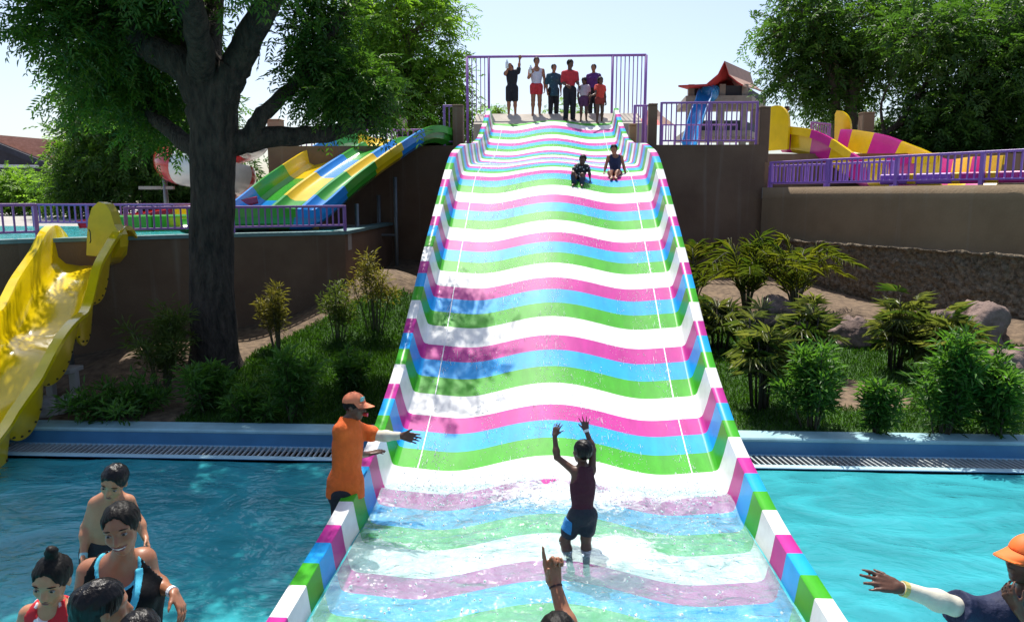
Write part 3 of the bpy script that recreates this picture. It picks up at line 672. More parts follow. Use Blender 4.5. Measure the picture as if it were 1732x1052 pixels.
# ---- pink and yellow slide at the right
def pslide(name, label, pts, Wd, cols, wallL, wallR, n=70, seg=1.0):
    pth = smooth_path(pts, n); c = pth[-1]; e = empty(name, (c[0], c[1], ZR)); tag(e, label, 'water slide')
    w = Wd / 2
    pr = [(-w - .06, .50, -1), (-w - .06, .72, -1), (-w + .03, .72, -1), (-w + .05, .66, -1), (-w + .12, .09, 0), (-w + .22, .0, 0), (0, 0, 0), (w - .22, 0, 0), (w - .12, .09, 0), (w - .05, .66, 1), (w - .03, .72, 1), (w + .06, .72, 1), (w + .06, .50, 1)]
    flume(e, e.location, pth, pr, cols, seg, wallfn=lambda t, k: wallL(t) if k < 0 else wallR(t), thick=.03)
    return e, pth
nl = [Uy(1316, 214, 23.2), Uy(1340, 215, 22.7), Uy(1376, 223, 22.0), Uy(1414, 244, 21.2), Uy(1452, 273, 20.3), Uy(1492, 301, 19.3), Uy(1535, 322, 18.5), Uy(1580, 332, 17.9)]
nl = np.array(nl)
Wp = 2.5
near = nl.copy(); ctrp = []
for i in range(len(near)):
    a = near[max(i - 1, 0)]; b = near[min(i + 1, len(near) - 1)]; d = nrm((b - a) * np.array([1, 1, 0])); pp = np.array([-d[1], d[0], 0])
    ctrp.append(near[i] + pp * Wp / 2 - V3(0, 0, .72))
ctrp = np.array(ctrp); ctrp[:, 2] = np.maximum(ctrp[:, 2], ZR + .06)
cheek = lambda t: 1 + 1.0 * math.exp(-((t - .0) / .06) ** 2)
psl, ppath = pslide('wide_slide', 'pink and yellow banded slide curving down behind the right railing', ctrp, Wp, [MAG, YEL], lambda t: 1.0, lambda t: 1.0, seg=.72)
Tp, Rp, Up_ = frames(ppath)
for sd in (-1, 1):
    i = 3; c = ppath[i] + Rp[i] * sd * (Wp / 2 + .09) - Tp[i] * .35; fw = nrm(Tp[i] * V3(1, 1, 0)); cl = .78 if sd > 0 else .52; poly = [c - fw * .05, c + fw * cl]
    for a_ in np.linspace(0, math.pi / 2, 9): poly.append(c + fw * (cl - .60 + .60 * math.cos(a_)) + V3(0, 0, .72 + .58 * math.sin(a_)))
    poly += [c - fw * .06 + V3(0, 0, 1.28), c - fw * .12 + V3(0, 0, 1.2)] if cl < .6 else [c + fw * .02 + V3(0, 0, 1.28), c - fw * .05 + V3(0, 0, 1.2)]
    m = MB(); m.prism(poly, Rp[i] * sd * .07); m.build('entry_cheek', YEL, psl, loc=psl.location).location = (0, 0, 0)
m = MB(); kk = Uy(1415, 330, 20.0)
# runout side wall in pink, yellow and purple at the terrace edge
rk = empty('runout_kerb', tuple(Uy(1600, 318, 15.2))); tag(rk, 'low purple and yellow runout kerb at foot of the pink and yellow slide', 'kerb', kind='thing')
ks = [1512, 1560, 1576, 1640, 1655, 1700, 1724, 1790]; kc = [PURPLE2, YEL, PURPLE2, YEL, MAG, YEL, MAG]
for i in range(7):
    def edge(px): 
        t = (px - 1291) / (1732 - 1291); a = np.array(rw[0]); b = np.array(rw[1]); dd = 1 / lerp(1 / 17.8, 1 / 12.9, t); r = ray(px, 310); Y = dd; p = CAM + r * (Y / r[1]); return np.array([p[0], p[1] + .55, ZR + .13])
    m = MB(); a, b = edge(ks[i]), edge(ks[i + 1]); m.beam(a, b - (b - a) * .01, .14, .2, bev=.02); m.build('kerb_block', kc[i], rk, loc=rk.location).location = (0, 0, 0)

# ================================================================ railings
def railing(label, pts, h, pitch, mat_, r=.016, pw=.055, post_every=1.4, low=.10, name='railing', top=.045, group=None, post_at=None):
    pts = [np.array(p, float) for p in pts]; o0 = pts[0]; e = empty(name, tuple(o0)); tag(e, label, 'railing', group, kind='thing')
    pm = MB(); pm.box((0, 0, (low + h) / 2), (r * 1.6, r * 1.6, h - low)); pick = mesh_data('picket', pm.v, pm.f, mat_)
    qm = MB(); qm.box((0, 0, h / 2 + .01), (pw, pw, h + .02), bev=.006); post = mesh_data('post', qm.v, qm.f, mat_)
    for a, b in zip(pts[:-1], pts[1:]):
        L = np.linalg.norm(b - a); ang = math.atan2(b[1] - a[1], b[0] - a[0])
        m = MB(); m.beam(a + V3(0, 0, h), b + V3(0, 0, h), top * 1.3, top, bev=.006); m.build('top_rail', mat_, e, loc=o0).location = (0, 0, 0)
        m = MB(); m.beam(a + V3(0, 0, low), b + V3(0, 0, low), top, top * .8, bev=.004); m.build('bottom_rail', mat_, e, loc=o0).location = (0, 0, 0)
        n = max(1, round(L / pitch))
        for k in range(1, n):
            share('picket', pick, e, tuple(lerp(a, b, k / n) - o0), (0, 0, ang))
        q = max(1, round(L / post_every))
        for k in range(q + 1):
            if k == 0 and a is not pts[0]: continue
            share('post', post, e, tuple(lerp(a, b, k / q) - o0), (0, 0, ang))
    return e
def on_lw(px, extra=0.0, z=ZL):
    """point of the left wall line at a pixel column"""
    best = None
    for a, b in zip(lw[:-1], lw[1:]):
        for t in np.linspace(0, 1, 200):
            p = lerp(a, b, t); v = np.array([p[0], p[1], z]) - CAM; d = v @ _F; X = 866 + FPX * (v @ _R) / d
            if best is None or abs(X - px) < best[0]: best = (abs(X - px), p)
    return np.array([best[1][0], best[1][1] + .08 + extra, z])
ZLc = ZL + .065
railing('long purple railing on the left wall, crossing behind the thick tree trunk', [on_lw(207, .05, ZLc), on_lw(390, .05, ZLc), on_lw(581, .05, ZLc)], .44, .105, PURPLE)
railing('short purple railing at the far left edge, beside the yellow slide', [on_lw(-60, .02, ZLc), on_lw(57, .02, ZLc)], .50, .13, PURPLE, post_every=1.1)
bk = [Uy(60, 392, 15.2), Uy(150, 392, 15.2), Uy(330, 392, 15.6)]
for p in bk: p[2] = ZL + .05
railing('purple railing behind the splash pool, left of the yellow slide cheek', bk, .46, .13, PURPLE)
def on_rw(px):
    t = (px - 1291) / (1732 - 1291); Y = 1 / lerp(1 / 17.8, 1 / 12.9, t); r = ray(px, 315); p = CAM + r * (Y / r[1]); return np.array([p[0] + .05, p[1] + .12, ZR])
railing('bright purple railing along the top of the right wall', [on_rw(1302), on_rw(1515), on_rw(1660), on_rw(1800)], .56, .125, PURPLE2, pw=.07, post_every=1.7)
a = on_rw(1304) + V3(.2, .9, 0); b = on_rw(1525) + V3(.2, .9, 0)
railing('second purple railing close behind the left end of the right one', [a, b], .5, .105, PURPLE2)
railing('purple railing in the background right of the pink and yellow slide', [Uy(1600, 300, 24) * V3(1, 1, 0) + V3(0, 0, ZR), Uy(1800, 300, 22) * V3(1, 1, 0) + V3(0, 0, ZR)], .75, .16, PURPLE2)
tz = ZT + .0
def tp(px, Y=YT + .12): p = Uy(px, 248, Y); return np.array([p[0], p[1], tz])
railing('purple railing on the tall wall between the two brown pillars', [tp(1117), tp(1278)], .96, .115, PURPLE, post_every=1.1)
railing('short purple railing left of the brown pillar by the striped slide', [tp(752), tp(769)], .92, .11, PURPLE, post_every=.4)
railing('low purple railing on the terrace behind the blue slide head', [Uy(473, 232, 21) * V3(1, 1, 0) + V3(0, 0, ZT), Uy(745, 232, 21) * V3(1, 1, 0) + V3(0, 0, ZT)], .62, .15, PURPLE)
railing('purple railing between the striped slide and the wooden pillar', [tp(1072, 19.0), tp(1099, 19.0)], 1.0, .11, PURPLE, post_every=.6)
railing('purple railing beside the head of the pink and yellow slide', [Uy(1371, 240, 23.0) * V3(1, 1, 0) + V3(0, 0, ZT), Uy(1402, 240, 23.6) * V3(1, 1, 0) + V3(0, 0, ZT)], .95, .12, PURPLE, post_every=1)
def pillar(label, px, wpx, ytop, Y, mat_, base=ZT):
    p = Uy(px, ytop, Y); w = wpx * depth_of(p) / FPX; m = MB(); e = empty('pillar', (p[0], p[1], base)); tag(e, label, 'pillar', kind='thing')
    m.box((0, 0, (p[2] - base) / 2 - .2), (w, w, p[2] - base + .4), bev=.015); m.build('shaft', mat_, e)
    m = MB(); m.box((0, 0, p[2] - base + .02), (w * 1.05, w * 1.05, .04), bev=.01); m.build('cap', mat_, e); return e
TIMB = mat('ochre_plaster', (.34, .19, .09), .8, var=.15, vscale=4, bump=.15)
pillar('brown pillar left of the striped slide, beside the short railing', 775, 18, 181, YT + .15, BROWN)
pillar('brown pillar right of the striped slide, left end of the long terrace railing', 1104, 15, 179, YT + .15, BROWN)
pillar('brown pillar at the right end of the long terrace railing', 1293, 17, 184, YT + .15, BROWN)
pillar('small ochre pillar tucked behind the right rail of the striped slide', 1070, 12, 213, YT + .9, TIMB)
pillar('ochre pillar directly left of the right brown pillar', 1283, 7, 188, YT + .45, TIMB)
pillar('brown pillar with purple post at the head of the pink and yellow slide', 1466, 20, 193, 25.0, BROWN)
pillar('ochre wall pier behind the tree branch, left of the blue slide', 466, 22, 205, 20.6, mat('ochre_plaster_light', (.36, .24, .15), .85, var=.12))

# ---- purple cage frame over the start platform
YC = 23.6
ca, cb = Uy(790, 97, YC), Uy(1093, 93.5, YC); cg = empty('cage_frame', (ca[0], ca[1], ZT)); tag(cg, 'tall purple steel frame with barred side panels around the slide start', 'frame')
def cpart(nm, a, b, r): m = MB(); m.tube([a, b], r, 8); m.build(nm, PURPLE, cg, smooth=True, loc=(ca[0], ca[1], ZT)).location = (0, 0, 0)
cpart('top_bar', ca, cb, .04)
for px, yb_, r in [(790, 240, .045), (1093, 240, .045), (827, 196, .04), (1037, 196, .04)]:
    t = (px - 790) / 303; top = lerp(ca, cb, t); cpart('corner_post', (top[0], top[1], ZT + .02), top, r)
for px in (798, 805.5, 813, 820): top = lerp(ca, cb, (px - 790) / 303); cpart('bar', (top[0], top[1], ZT + .3), top, .014)
for px in np.linspace(1044, 1086, 7): top = lerp(ca, cb, (px - 790) / 303); cpart('bar', (top[0], top[1], ZT + .3), top, .016)

# ---- far slide tower with red roof
TY = 40.0
def T(px, py, dY=0.0): return Uy(px, py, TY + dY)
tw0 = T(1230, 250); tower = empty('slide_tower', (tw0[0], tw0[1], ZT)); tag(tower, 'far slide tower with peaked red and tan roof and netted deck', 'tower')
TLOC = (tw0[0], tw0[1], ZT)
def tpart(nm, m, mt): o = m.build(nm, mt, tower, loc=TLOC); o.location = (0, 0, 0); return o
DARKNET = mat('dark_net', (.05, .055, .07), .8); TCON = mat('tower_concrete', (.30, .25, .21), .85, var=.15)
fr = [T(1167, 205), T(1219, 205), T(1257, 205)]; bkk = [T(1274, 205, 3.5), T(1288, 205, 4.5)]
for p in fr + bkk:
    zt = 9.55 if p is not fr[2] else 9.75
    m = MB(); m.beam((p[0], p[1], ZT - .5), (p[0], p[1], 8.5), .30, .30); tpart('column', m, TCON)
for z in (7.62, 5.9):
    m = MB(); m.prism([(fr[0][0] - .3, fr[0][1] - .3, z), (fr[2][0] + .3, fr[2][1] - .3, z), (bkk[1][0] + .2, bkk[1][1], z), (fr[0][0], bkk[1][1], z)], (0, 0, .30)); tpart('deck', m, TCON)
for a, b in ((fr[0], fr[1]), (fr[1], fr[2]), (fr[2], bkk[1])):
    for z in (7.92, 6.20):
        m = MB(); m.beam(V3(a[0], a[1], z + .26), V3(b[0], b[1], z + .26), .04, .52); tpart('net_panel', m, DARKNET)
REDR = mat('red_roof_lining', (.48, .03, .03), .7, var=.15); TANR = mat('tan_roof_sheet', (.42, .25, .18), .7, var=.12)
ridgeA = T(1236, 111); ridgeB = T(1270, 126, 4.0)
prA = [T(1160, 151), T(1206, 149), T(1225, 133), ridgeA, T(1243, 133), T(1256, 144), T(1266, 150)]
dB = ridgeB - ridgeA
for k in range(6):
    a, b = prA[k], prA[k + 1]; Db = dB * (1 if k < 3 else .95) + V3(0, 0, -.0)
    a2, b2 = a + Db, b + Db
    a = a - Db * .28; b = b - Db * .28
    if k == 5: b2 = T(1293, 156, 4.5)
    nn = np.array([0, 0, .08])
    o = obj('roof_sheet', np.array([a, b, b2, a2, a + nn, b + nn, b2 + nn, a2 + nn]) - np.array(TLOC), [(0, 1, 2, 3), (7, 6, 5, 4), (0, 4, 5, 1), (1, 5, 6, 2), (2, 6, 7, 3), (3, 7, 4, 0)], [REDR, TANR], tower, midx=[0, 1, 0, 1, 1, 1])
o = obj('roof_gable', np.array([T(1206, 150), ridgeA + V3(0, .1, -.1), T(1256, 145), T(1256, 158), T(1206, 160)]) - np.array(TLOC) + V3(0, 1.2, 0), [(0, 1, 2, 3, 4)], REDR, tower)
# blue flume coming out of it
bt = empty('tube_slide', tuple(T(1172, 250, -2))); tag(bt, 'thin blue slide running down from the far red roofed tower', 'water slide')
BLT = gel('sky_blue', (.03, .26, .60)); bl = np.array(bt.location)
bp = smooth_path([T(1205, 157, .3), T(1198, 160, -.4), T(1193, 168, -.8), T(1190, 180, -1.2), T(1183, 198, -1.8), T(1175, 225, -2.4), T(1168, 250, -3)], 40)
m = MB(); m.tube(bp[:9], .42, 14, caps=False); o = m.build('tube_mouth', BLT, bt, smooth=True, loc=bl); o.location = (0, 0, 0)
for i in (1, 4, 7): m = MB(); m.tube([bp[i], bp[i + 1]], .46, 14); m.build('tube_ring', BLT, bt, smooth=True, loc=bl).location = (0, 0, 0)
flume(bt, bl, bp[8:], [(.34 * math.sin(a), .34 - .34 * math.cos(a), 0) for a in np.linspace(-1.7, 1.7, 9)], [BLT], 9, thick=.05, name='flume_trough')
# small red tent roof behind
tt = Uy(1103, 200, 30); tn = empty('shade_tent', (tt[0], tt[1], ZT)); tag(tn, 'small red and beige peaked shade roof behind the brown pillar', 'canopy')
pk = Uy(1103, 174, 30); c1_, c2_, c3_, c4_ = Uy(1072, 212, 29), Uy(1118, 212, 28.5), Uy(1142, 212, 31.5), Uy(1095, 212, 32)
for a, b, mt in ((c1_, c2_, REDR), (c2_, c3_, TANR), (c3_, c4_, TANR), (c4_, c1_, REDR)):
    mid = (a + b) / 2; ins = lerp(lerp(a, pk, .45), V3(pk[0], pk[1], a[2]), .15); ins2 = lerp(lerp(b, pk, .45), V3(pk[0], pk[1], b[2]), .15)
    obj('roof_sheet', np.array([a, b, ins2, ins, pk]) - np.array(tn.location), [(0, 1, 2, 3), (3, 2, 4)], mt, tn)
for p in (c1_, c2_, c3_, c4_): m = MB(); m.tube([(p[0], p[1], ZT), p], .05, 8); m.build('pole', PURPLE, tn, loc=tn.location).location = (0, 0, 0)
railing('pale purple railing on the far terrace in front of the tower', [Uy(1120, 240, 27) * V3(1, 1, 0) + V3(0, 0, ZT), Uy(1245, 240, 27) * V3(1, 1, 0) + V3(0, 0, ZT)], 1.25, .22, PURPLE)

# ---- building with tiled roof, far left
BY = 34
def Bq(px, py, dY=0): return Uy(px, py, BY + dY)
bld = empty('tiled_roof_building', tuple(Bq(30, 350) * V3(1, 1, 0) + V3(0, 0, ZL))); tag(bld, 'long dark building with brown tiled gable roof at far left', 'building')
BL = np.array(bld.location)
def bpart(nm, v, f, mt): return obj(nm, np.array(v) - BL, f, mt, bld)
TILE = mat('clay_roof_tile', (.33, .20, .15), .85, vscale=5, col2=(.47, .31, .25), bump=.2)
rA, rB = Bq(-160, 225, 5), Bq(112, 240, 5); eA, eB = Bq(-160, 195, -3), Bq(85, 283, -3)
ov = V3(0, 0, .0); e2 = Bq(-60, 232, -3)
gA = Bq(-30, 232, -1.5)
# roof: sloping plane rows of tiles from eave edge (0,245)->(85,283) up to ridge (0,230)->(110,240)
v0, v1, v2, v3_ = Bq(-140, 190, -3), Bq(84, 281, -3), Bq(125, 243, 4.5), Bq(-140, 222, 4.5)
v0 = Bq(-40, 231, -3)
rows = 16; ev, rv = (v0, v1), (v3_, v2)
for k in range(rows):
    a0, b0 = lerp(v0, v3_, k / rows), lerp(v1, v2, k / rows); a1, b1 = lerp(v0, v3_, (k + 1.12) / rows), lerp(v1, v2, (k + 1.12) / rows); n = V3(0, 0, .16)
    bpart('tile_row', [a0 + n, b0 + n, b1 + n * .2, a1 + n * .2, a0, b0, b1, a1], [(0, 1, 2, 3), (4, 5, 1, 0), (5, 6, 2, 1), (7, 4, 0, 3), (7, 6, 5, 4)], TILE)
DW = mat('dark_timber_wall', (.035, .035, .05), .8, var=.2)
w0, w1 = v0 + V3(0, .5, -.15), v1 + V3(-.3, .5, -.15)
bpart('gable_wall', [w0, w1, (w1[0], w1[1], ZL), (w0[0], w0[1], ZL)], [(3, 2, 1, 0)], DW)
fa = Bq(-20, 281, -3.4); fb = Bq(62, 282, -3.4); m = MB(); m.beam(fa, fb, .3, .12); m.build('awning_edge', mat('pale_awning', (.55, .55, .62), .6), bld, loc=BL).location = (0, 0, 0)
m = MB(); m.beam(v0 + V3(0, -.1, .0), v1 + V3(0, -.1, .0), .08, .22); m.build('barge_board', DW, bld, loc=BL).location = (0, 0, 0)
# ================================================================ vegetation
def norm_rows(a): return a / (np.linalg.norm(a, axis=1, keepdims=True) + 1e-9)
def leaves_obj(name, base, dirv, nor, length, width, mat_, parent, loc, tone, fold=.12, droop=.15):
    """each leaf: a folded kite of two quads-as-4 tris; base points, unit directions, normals"""
    n = len(base); side = norm_rows(np.cross(dirv, nor)); up = np.cross(side, dirv)
    L = length[:, None]; W = width[:, None]
    mid = base + dirv * L * .45 + up * (L * .03); tip = base + dirv * L - up * L * droop
    l = mid - side * W * .5 + up * W * fold; r = mid + side * W * .5 + up * W * fold
    V = np.stack([base, l, tip, r], 1).reshape(-1, 3) - np.array(loc)
    i = np.arange(n) * 4
    F = np.concatenate([np.stack([i, i + 2, i + 1], 1), np.stack([i, i + 3, i + 2], 1)])
    o = obj(name, V, F, mat_, parent)
    a = o.data.attributes.new('tone', 'FLOAT', 'POINT'); a.data.foreach_set('value', np.repeat(tone, 4).astype(np.float32))
    return o
def sprays(centres, outward, nper, slen, leaflets, llen, lwid, spread, rng, droop=.5, pair=True):
    """pinnate sprays: returns leaf arrays"""
    m = len(centres); k = m * nper
    c = np.repeat(centres, nper, 0); ow = np.repeat(outward, nper, 0)
    d = norm_rows(ow * .7 + rng.normal(0, .75, (k, 3)) + np.array([0, 0, -droop * .6]))
    st = c + rng.normal(0, spread, (k, 3)) * np.array([1, 1, .8])
    up = norm_rows(np.array([0, 0, 1.]) + rng.normal(0, .35, (k, 3))); sd = norm_rows(np.cross(d, up)); up = np.cross(sd, d)
    sl = slen * rng.uniform(.6, 1.25, k); tone_c = np.repeat(rng.uniform(0, 1, m), nper) * .45 + rng.uniform(0, .45, k)
    B, D, N, T = [], [], [], []
    for j in range(leaflets):
        t = (j // 2 + 1) / (leaflets // 2 + .5); sg = 1 if j % 2 else -1
        b = st + d * (sl * t)[:, None] + np.array([0, 0, -1]) * (sl * droop * t * t * .5)[:, None]
        dd = norm_rows(sd * sg * .8 + d * .75 + np.array([0, 0, -.25 * droop]) + rng.normal(0, .12, (k, 3)))
        B.append(b); D.append(dd); N.append(up + rng.normal(0, .2, (k, 3))); T.append(tone_c + rng.uniform(-.08, .12, k))
    B = np.concatenate(B); D = np.concatenate(D); N = norm_rows(np.concatenate(N)); T = np.clip(np.concatenate(T), 0, 1)
    n = len(B); return B, D, N, llen * rng.uniform(.75, 1.2, n), lwid * rng.uniform(.8, 1.2, n), T
def limb(m, pts, r0, r1, n=9, wob=.0, rng=None):
    p = smooth_path(pts, max(6, 5 * len(pts)))
    if wob and rng is not None: p[1:-1] += rng.normal(0, wob, (len(p) - 2, 3))
    m.tube(p, list(np.linspace(r0, r1, len(p))), n); return p
def tree(name, label, base, trunk, limbs, blobs, ncl, nper, leafmat, barkmat, seed, slen=.3, leaflets=10, llen=.085, lwid=.026, spread=.22, group=None, twigs=True, droop=.5, shell=.55):
    """trunk: list of (point, radius); limbs: list of (pts, r0, r1); blobs: (centre, radii, weight)"""
    rng = np.random.default_rng(seed); base = np.array(base, float)
    e = empty(name, tuple(base)); tag(e, label, 'tree', group)
    m = MB(); tp_ = smooth_path([t[0] for t in trunk], (8 if len(trunk) < 5 else 16) * len(trunk)); rr = np.interp(np.linspace(0, 1, len(tp_)), np.linspace(0, 1, len(trunk)), [t[1] for t in trunk])
    m.tube(tp_, list(rr), 18)
    for i_, q_ in enumerate(m.v):
        c_ = tp_[min(i_ // 18, len(tp_) - 1)]; r_ = np.array(q_) - c_; k_ = 1 + .10 * mnoise.noise((q_[0] * 5, q_[1] * 5, q_[2] * 1.6)) + .05 * mnoise.noise((q_[0] * 14, q_[1] * 14, q_[2] * 3)); m.v[i_] = tuple(c_ + r_ * k_)
    o = m.build('trunk', barkmat, e, smooth=True, loc=base); o.location = (0, 0, 0)
    nodes = [np.array(p) for p in tp_[len(tp_) // 2:]]
    lm = MB()
    for pts, r0, r1 in limbs:
        p = limb(lm, pts, r0, r1, 12, .012, rng); nodes += [q for q in p[1:]]
    nodes = np.array(nodes)
    w = np.array([b[2] for b in blobs], float); w /= w.sum(); pick = rng.choice(len(blobs), ncl, p=w)
    cen = np.array([blobs[i][0] for i in pick]); rad = np.array([blobs[i][1] for i in pick], float)
    dv = norm_rows(rng.normal(0, 1, (ncl, 3))); rr_ = rng.uniform(shell, 1.0, ncl) ** .6
    C_ = cen + dv * rad * rr_[:, None]; outw = norm_rows(dv * rad)
    if twigs:
        for c in C_[:: max(1, ncl // 260)]:
            d2 = ((nodes - c) ** 2).sum(1); a = nodes[np.argmin(d2)]
            if d2.min() < 12: lm.tube([a, lerp(a, c, .5) + rng.normal(0, .1, 3) + V3(0, 0, .05), c], [.03, .018, .006], 5, caps=False)
    if len(lm.v): lm.build('branches', barkmat, e, smooth=True, loc=base).location = (0, 0, 0)
    B, D, N, LL, WW, T = sprays(C_, outw, nper, slen, leaflets, llen, lwid, spread, rng, droop)
    leaves_obj('crown', B, D, N, LL, WW, leafmat, e, base, T)
    return e
NEEM = leaf_mat('neem_leaf', (.028, .080, .016), (.10, .20, .032), .5)
NEEMD = leaf_mat('dark_leaf', (.026, .075, .018), (.09, .18, .033), .5)
BRIGHT = leaf_mat('bright_leaf', (.085, .18, .022), (.22, .37, .055), .6)
# -- the thick tree at left
TYR = 10.7
def q(px, py, Y=TYR): return Uy(px, py, Y)
tb = G(362, 618); TYR = tb[1]
def q(px, py, dY=0.0): return Uy(px, py, TYR + dY)
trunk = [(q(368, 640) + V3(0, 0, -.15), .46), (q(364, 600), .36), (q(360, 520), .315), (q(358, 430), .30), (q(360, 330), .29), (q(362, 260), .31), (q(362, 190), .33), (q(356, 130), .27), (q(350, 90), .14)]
limbs = [([q(360, 230), q(335, 150, -.05), q(300, 105, -.1), q(235, 70, -.2), q(190, 5, -.3), q(120, -110, -.4)], .27, .12),
         ([q(361, 225), q(348, 130, .1), q(325, 60, .2), q(310, -20, .3), q(290, -150, .4)], .24, .12),
         ([q(363, 230), q(380, 150, -.05), q(405, 100, -.1), q(440, 30, -.3), q(480, -40, -.5), q(540, -150, -.8)], .25, .12),
         ([q(365, 250), q(410, 240, .1), q(470, 232, .3), q(545, 228, .5), q(620, 205, .6), q(670, 180, .7)], .20, .07),
         ([q(420, 236, .1), q(445, 195, .1), q(490, 150, .3), q(530, 100, .4), q(570, 40, .4)], .13, .05),
         ([q(345, 260), q(290, 225, .4), q(230, 170, .9), q(180, 120, 1.2)], .15, .06),
         ([q(350, 120), q(360, 20, 1.2), q(380, -120, 2.2)], .2, .1), ([q(345, 140), q(330, 40, -1.0), q(300, -120, -2.0)], .2, .1)]
bl = [(q(140, 50, -.2), (.5, .8, .45), .9), (q(225, 15, .2), (.6, 1.0, .5), 1.0), (q(190, 140, 1.0), (.55, .6, .35), .7), (q(250, 115, .9), (.5, .6, .55), .6), (q(275, 200, 1.2), (.5, .5, .4), .5),
      (q(580, 150, .6), (.46, .5, .22), 1.2), (q(630, 172, .7), (.20, .35, .12), .4), (q(545, 55, .6), (.22, .4, .45), .7), (q(530, 120, .4), (.12, .3, .2), .2),
      (q(300, -150, .5), (2.0, 2.4, .7), 3.6), (q(390, -190, -.3), (1.5, 2.2, .7), 2.2), (q(90, -130, -.5), (1.6, 2.0, .7), 2.4),
      (q(330, -110, -2.0), (1.6, 1.0, .5), .9), (V3(-2.15, 12.4, 6.75), (.6, .6, .3), .4), (q(300, 30, 1.6), (.5, .4, .4), .3), (V3(-5.5, 9.2, 6.6), (1.8, .9, .4), 1.6), (V3(-7.6, 10.0, 6.6), (1.3, 1.1, .5), 1.8)]
limbs.append(([q(560, 40, .4), V3(-2.6, 12.2, 6.4), V3(-2.0, 12.5, 6.7)], .06, .02)); limbs.append(([q(340, 60, -.4), V3(-5.3, 9.6, 6.2), V3(-5.6, 8.6, 6.5)], .08, .03))
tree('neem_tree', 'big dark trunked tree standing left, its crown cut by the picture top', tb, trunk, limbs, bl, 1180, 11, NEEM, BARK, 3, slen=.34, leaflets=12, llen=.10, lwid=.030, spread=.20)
# -- trees behind
def simple_tree(name, label, px, ybase, Y, zbase, blobspx, lm, bm_, seed, ncl, nper=10, trunk_r=.22, scale=1.0, group='trees behind the terraces', leaflets=8, trunk_top=None, limbs=None, shell=.45):
    b = Uy(px, ybase, Y); b[2] = zbase
    def Q(x, y, dY=0): return Uy(x, y, Y + dY)
    top = Q(*(trunk_top or (px, min(p[1] for p in blobspx) + 60)))
    tr = [(b - V3(0, 0, .3), trunk_r * 1.2), (lerp(b, top, .4), trunk_r), (top, trunk_r * .4)]
    k = depth_of(b) / FPX; bl_ = [(Q(x, y, dY), (rx * k, (rx + ry) * .5 * k, ry * k), wt) for x, y, dY, rx, ry, wt in blobspx]
    lb = []
    for c, r_, w_ in bl_[:9]: lb.append(([lerp(b, top, .55), lerp(lerp(b, top, .75), c, .5), c], trunk_r * .45, .03))
    for pts, r0, r1 in (limbs or []): lb.append(([Q(*p) for p in pts], r0, r1))
    return tree(name, label, b, tr, lb, bl_, ncl, nper, lm, bm_, seed, slen=.42 * scale, leaflets=leaflets, llen=.17 * scale, lwid=.055 * scale, spread=.30 * scale, group=group, shell=shell)
simple_tree('leafy_tree', 'light green tree behind the blue slide, left of the purple cage', 690, 240, 26, ZT, [(690, 60, 0, 90, 80, 1.6), (640, 130, 0, 80, 70, 1.2), (740, 150, 0, 50, 60, .9), (620, 50, .5, 45, 55, .7), (670, 0, 0, 80, 60, 1.1), (770, 205, 0, 22, 32, .4), (700, 195, .5, 60, 40, .7)], BRIGHT, BARK2, 21, 520, trunk_r=.16)
simple_tree('leafy_tree', 'dense dark tree behind the red and white spiral slide', 250, 345, 22, ZL, [(200, 170, 0, 80, 70, 1.2), (260, 250, 0, 90, 70, 1.5), (160, 260, .5, 60, 60, .9), (320, 210, 1, 60, 70, .9), (300, 310, .5, 90, 40, 1.1), (150, 320, .5, 50, 40, .7), (400, 270, 1.5, 40, 50, .4)], NEEMD, BARK, 22, 560, trunk_r=.2)
simple_tree('leafy_tree', 'small light green tree beside the tiled roof building', 118, 345, 24, ZL, [(134, 258, 0, 22, 30, 1), (122, 305, 0, 26, 26, 1), (148, 235, 0, 22, 20, .6), (135, 330, 0, 36, 22, .7)], BRIGHT, BARK2, 23, 150, trunk_r=.08, scale=.8)
simple_tree('leafy_tree', 'low leafy bush like tree at the far left edge below the tiled roof', 20, 350, 26, ZL, [(18, 312, 0, 24, 14, 1), (45, 326, 0, 30, 18, 1), (0, 340, 0, 40, 24, 1), (75, 338, 0, 34, 16, .7)], BRIGHT, BARK2, 24, 150, trunk_r=.07, scale=.8)
simple_tree('leafy_tree', 'tall tree behind the yellow slide head at right, trunks showing', 1434, 250, 29, ZT, [(1360, 30, 0, 60, 50, 1.1), (1320, 60, 0, 30, 34, .4), (1440, 40, 0, 90, 60, 1.8), (1400, 110, 0, 60, 40, 1.0), (1332, 128, 0, 24, 22, .35), (1540, 30, .5, 80, 60, 1.4), (1500, 100, .5, 70, 40, 1.1), (1395, 165, 0, 28, 20, .45), (1450, 150, 1, 30, 30, .3)], NEEM, BARK2, 25, 430, trunk_r=.24, scale=1.2, trunk_top=(1446, 90),
            limbs=[([(1416, 250), (1412, 160), (1400, 110), (1380, 60)], .2, .06), ([(1445, 200), (1475, 225), (1500, 240)], .12, .08)])
simple_tree('leafy_tree', 'broad dark tree at the right edge with low bare branches', 1600, 270, 26, ZR, [(1650, 120, 0, 90, 70, 1.6), (1600, 190, 0, 80, 50, 1.4), (1700, 210, 0, 70, 50, 1.3), (1560, 60, 0, 70, 50, .9), (1690, 40, .5, 80, 60, 1.4), (1740, 130, 0, 60, 70, 1.1), (1560, 235, .5, 60, 22, .6), (1660, 245, .5, 80, 24, .9)], NEEMD, BARK, 26, 540, trunk_r=.2, scale=1.2, trunk_top=(1640, 120),
            limbs=[([(1490, 232), (1530, 205), (1570, 190), (1620, 182)], .11, .04), ([(1500, 230), (1535, 190), (1560, 150), (1580, 120)], .09, .03), ([(1495, 225), (1490, 180), (1505, 140)], .06, .02), ([(1488, 232), (1515, 235), (1560, 245)], .12, .06)])
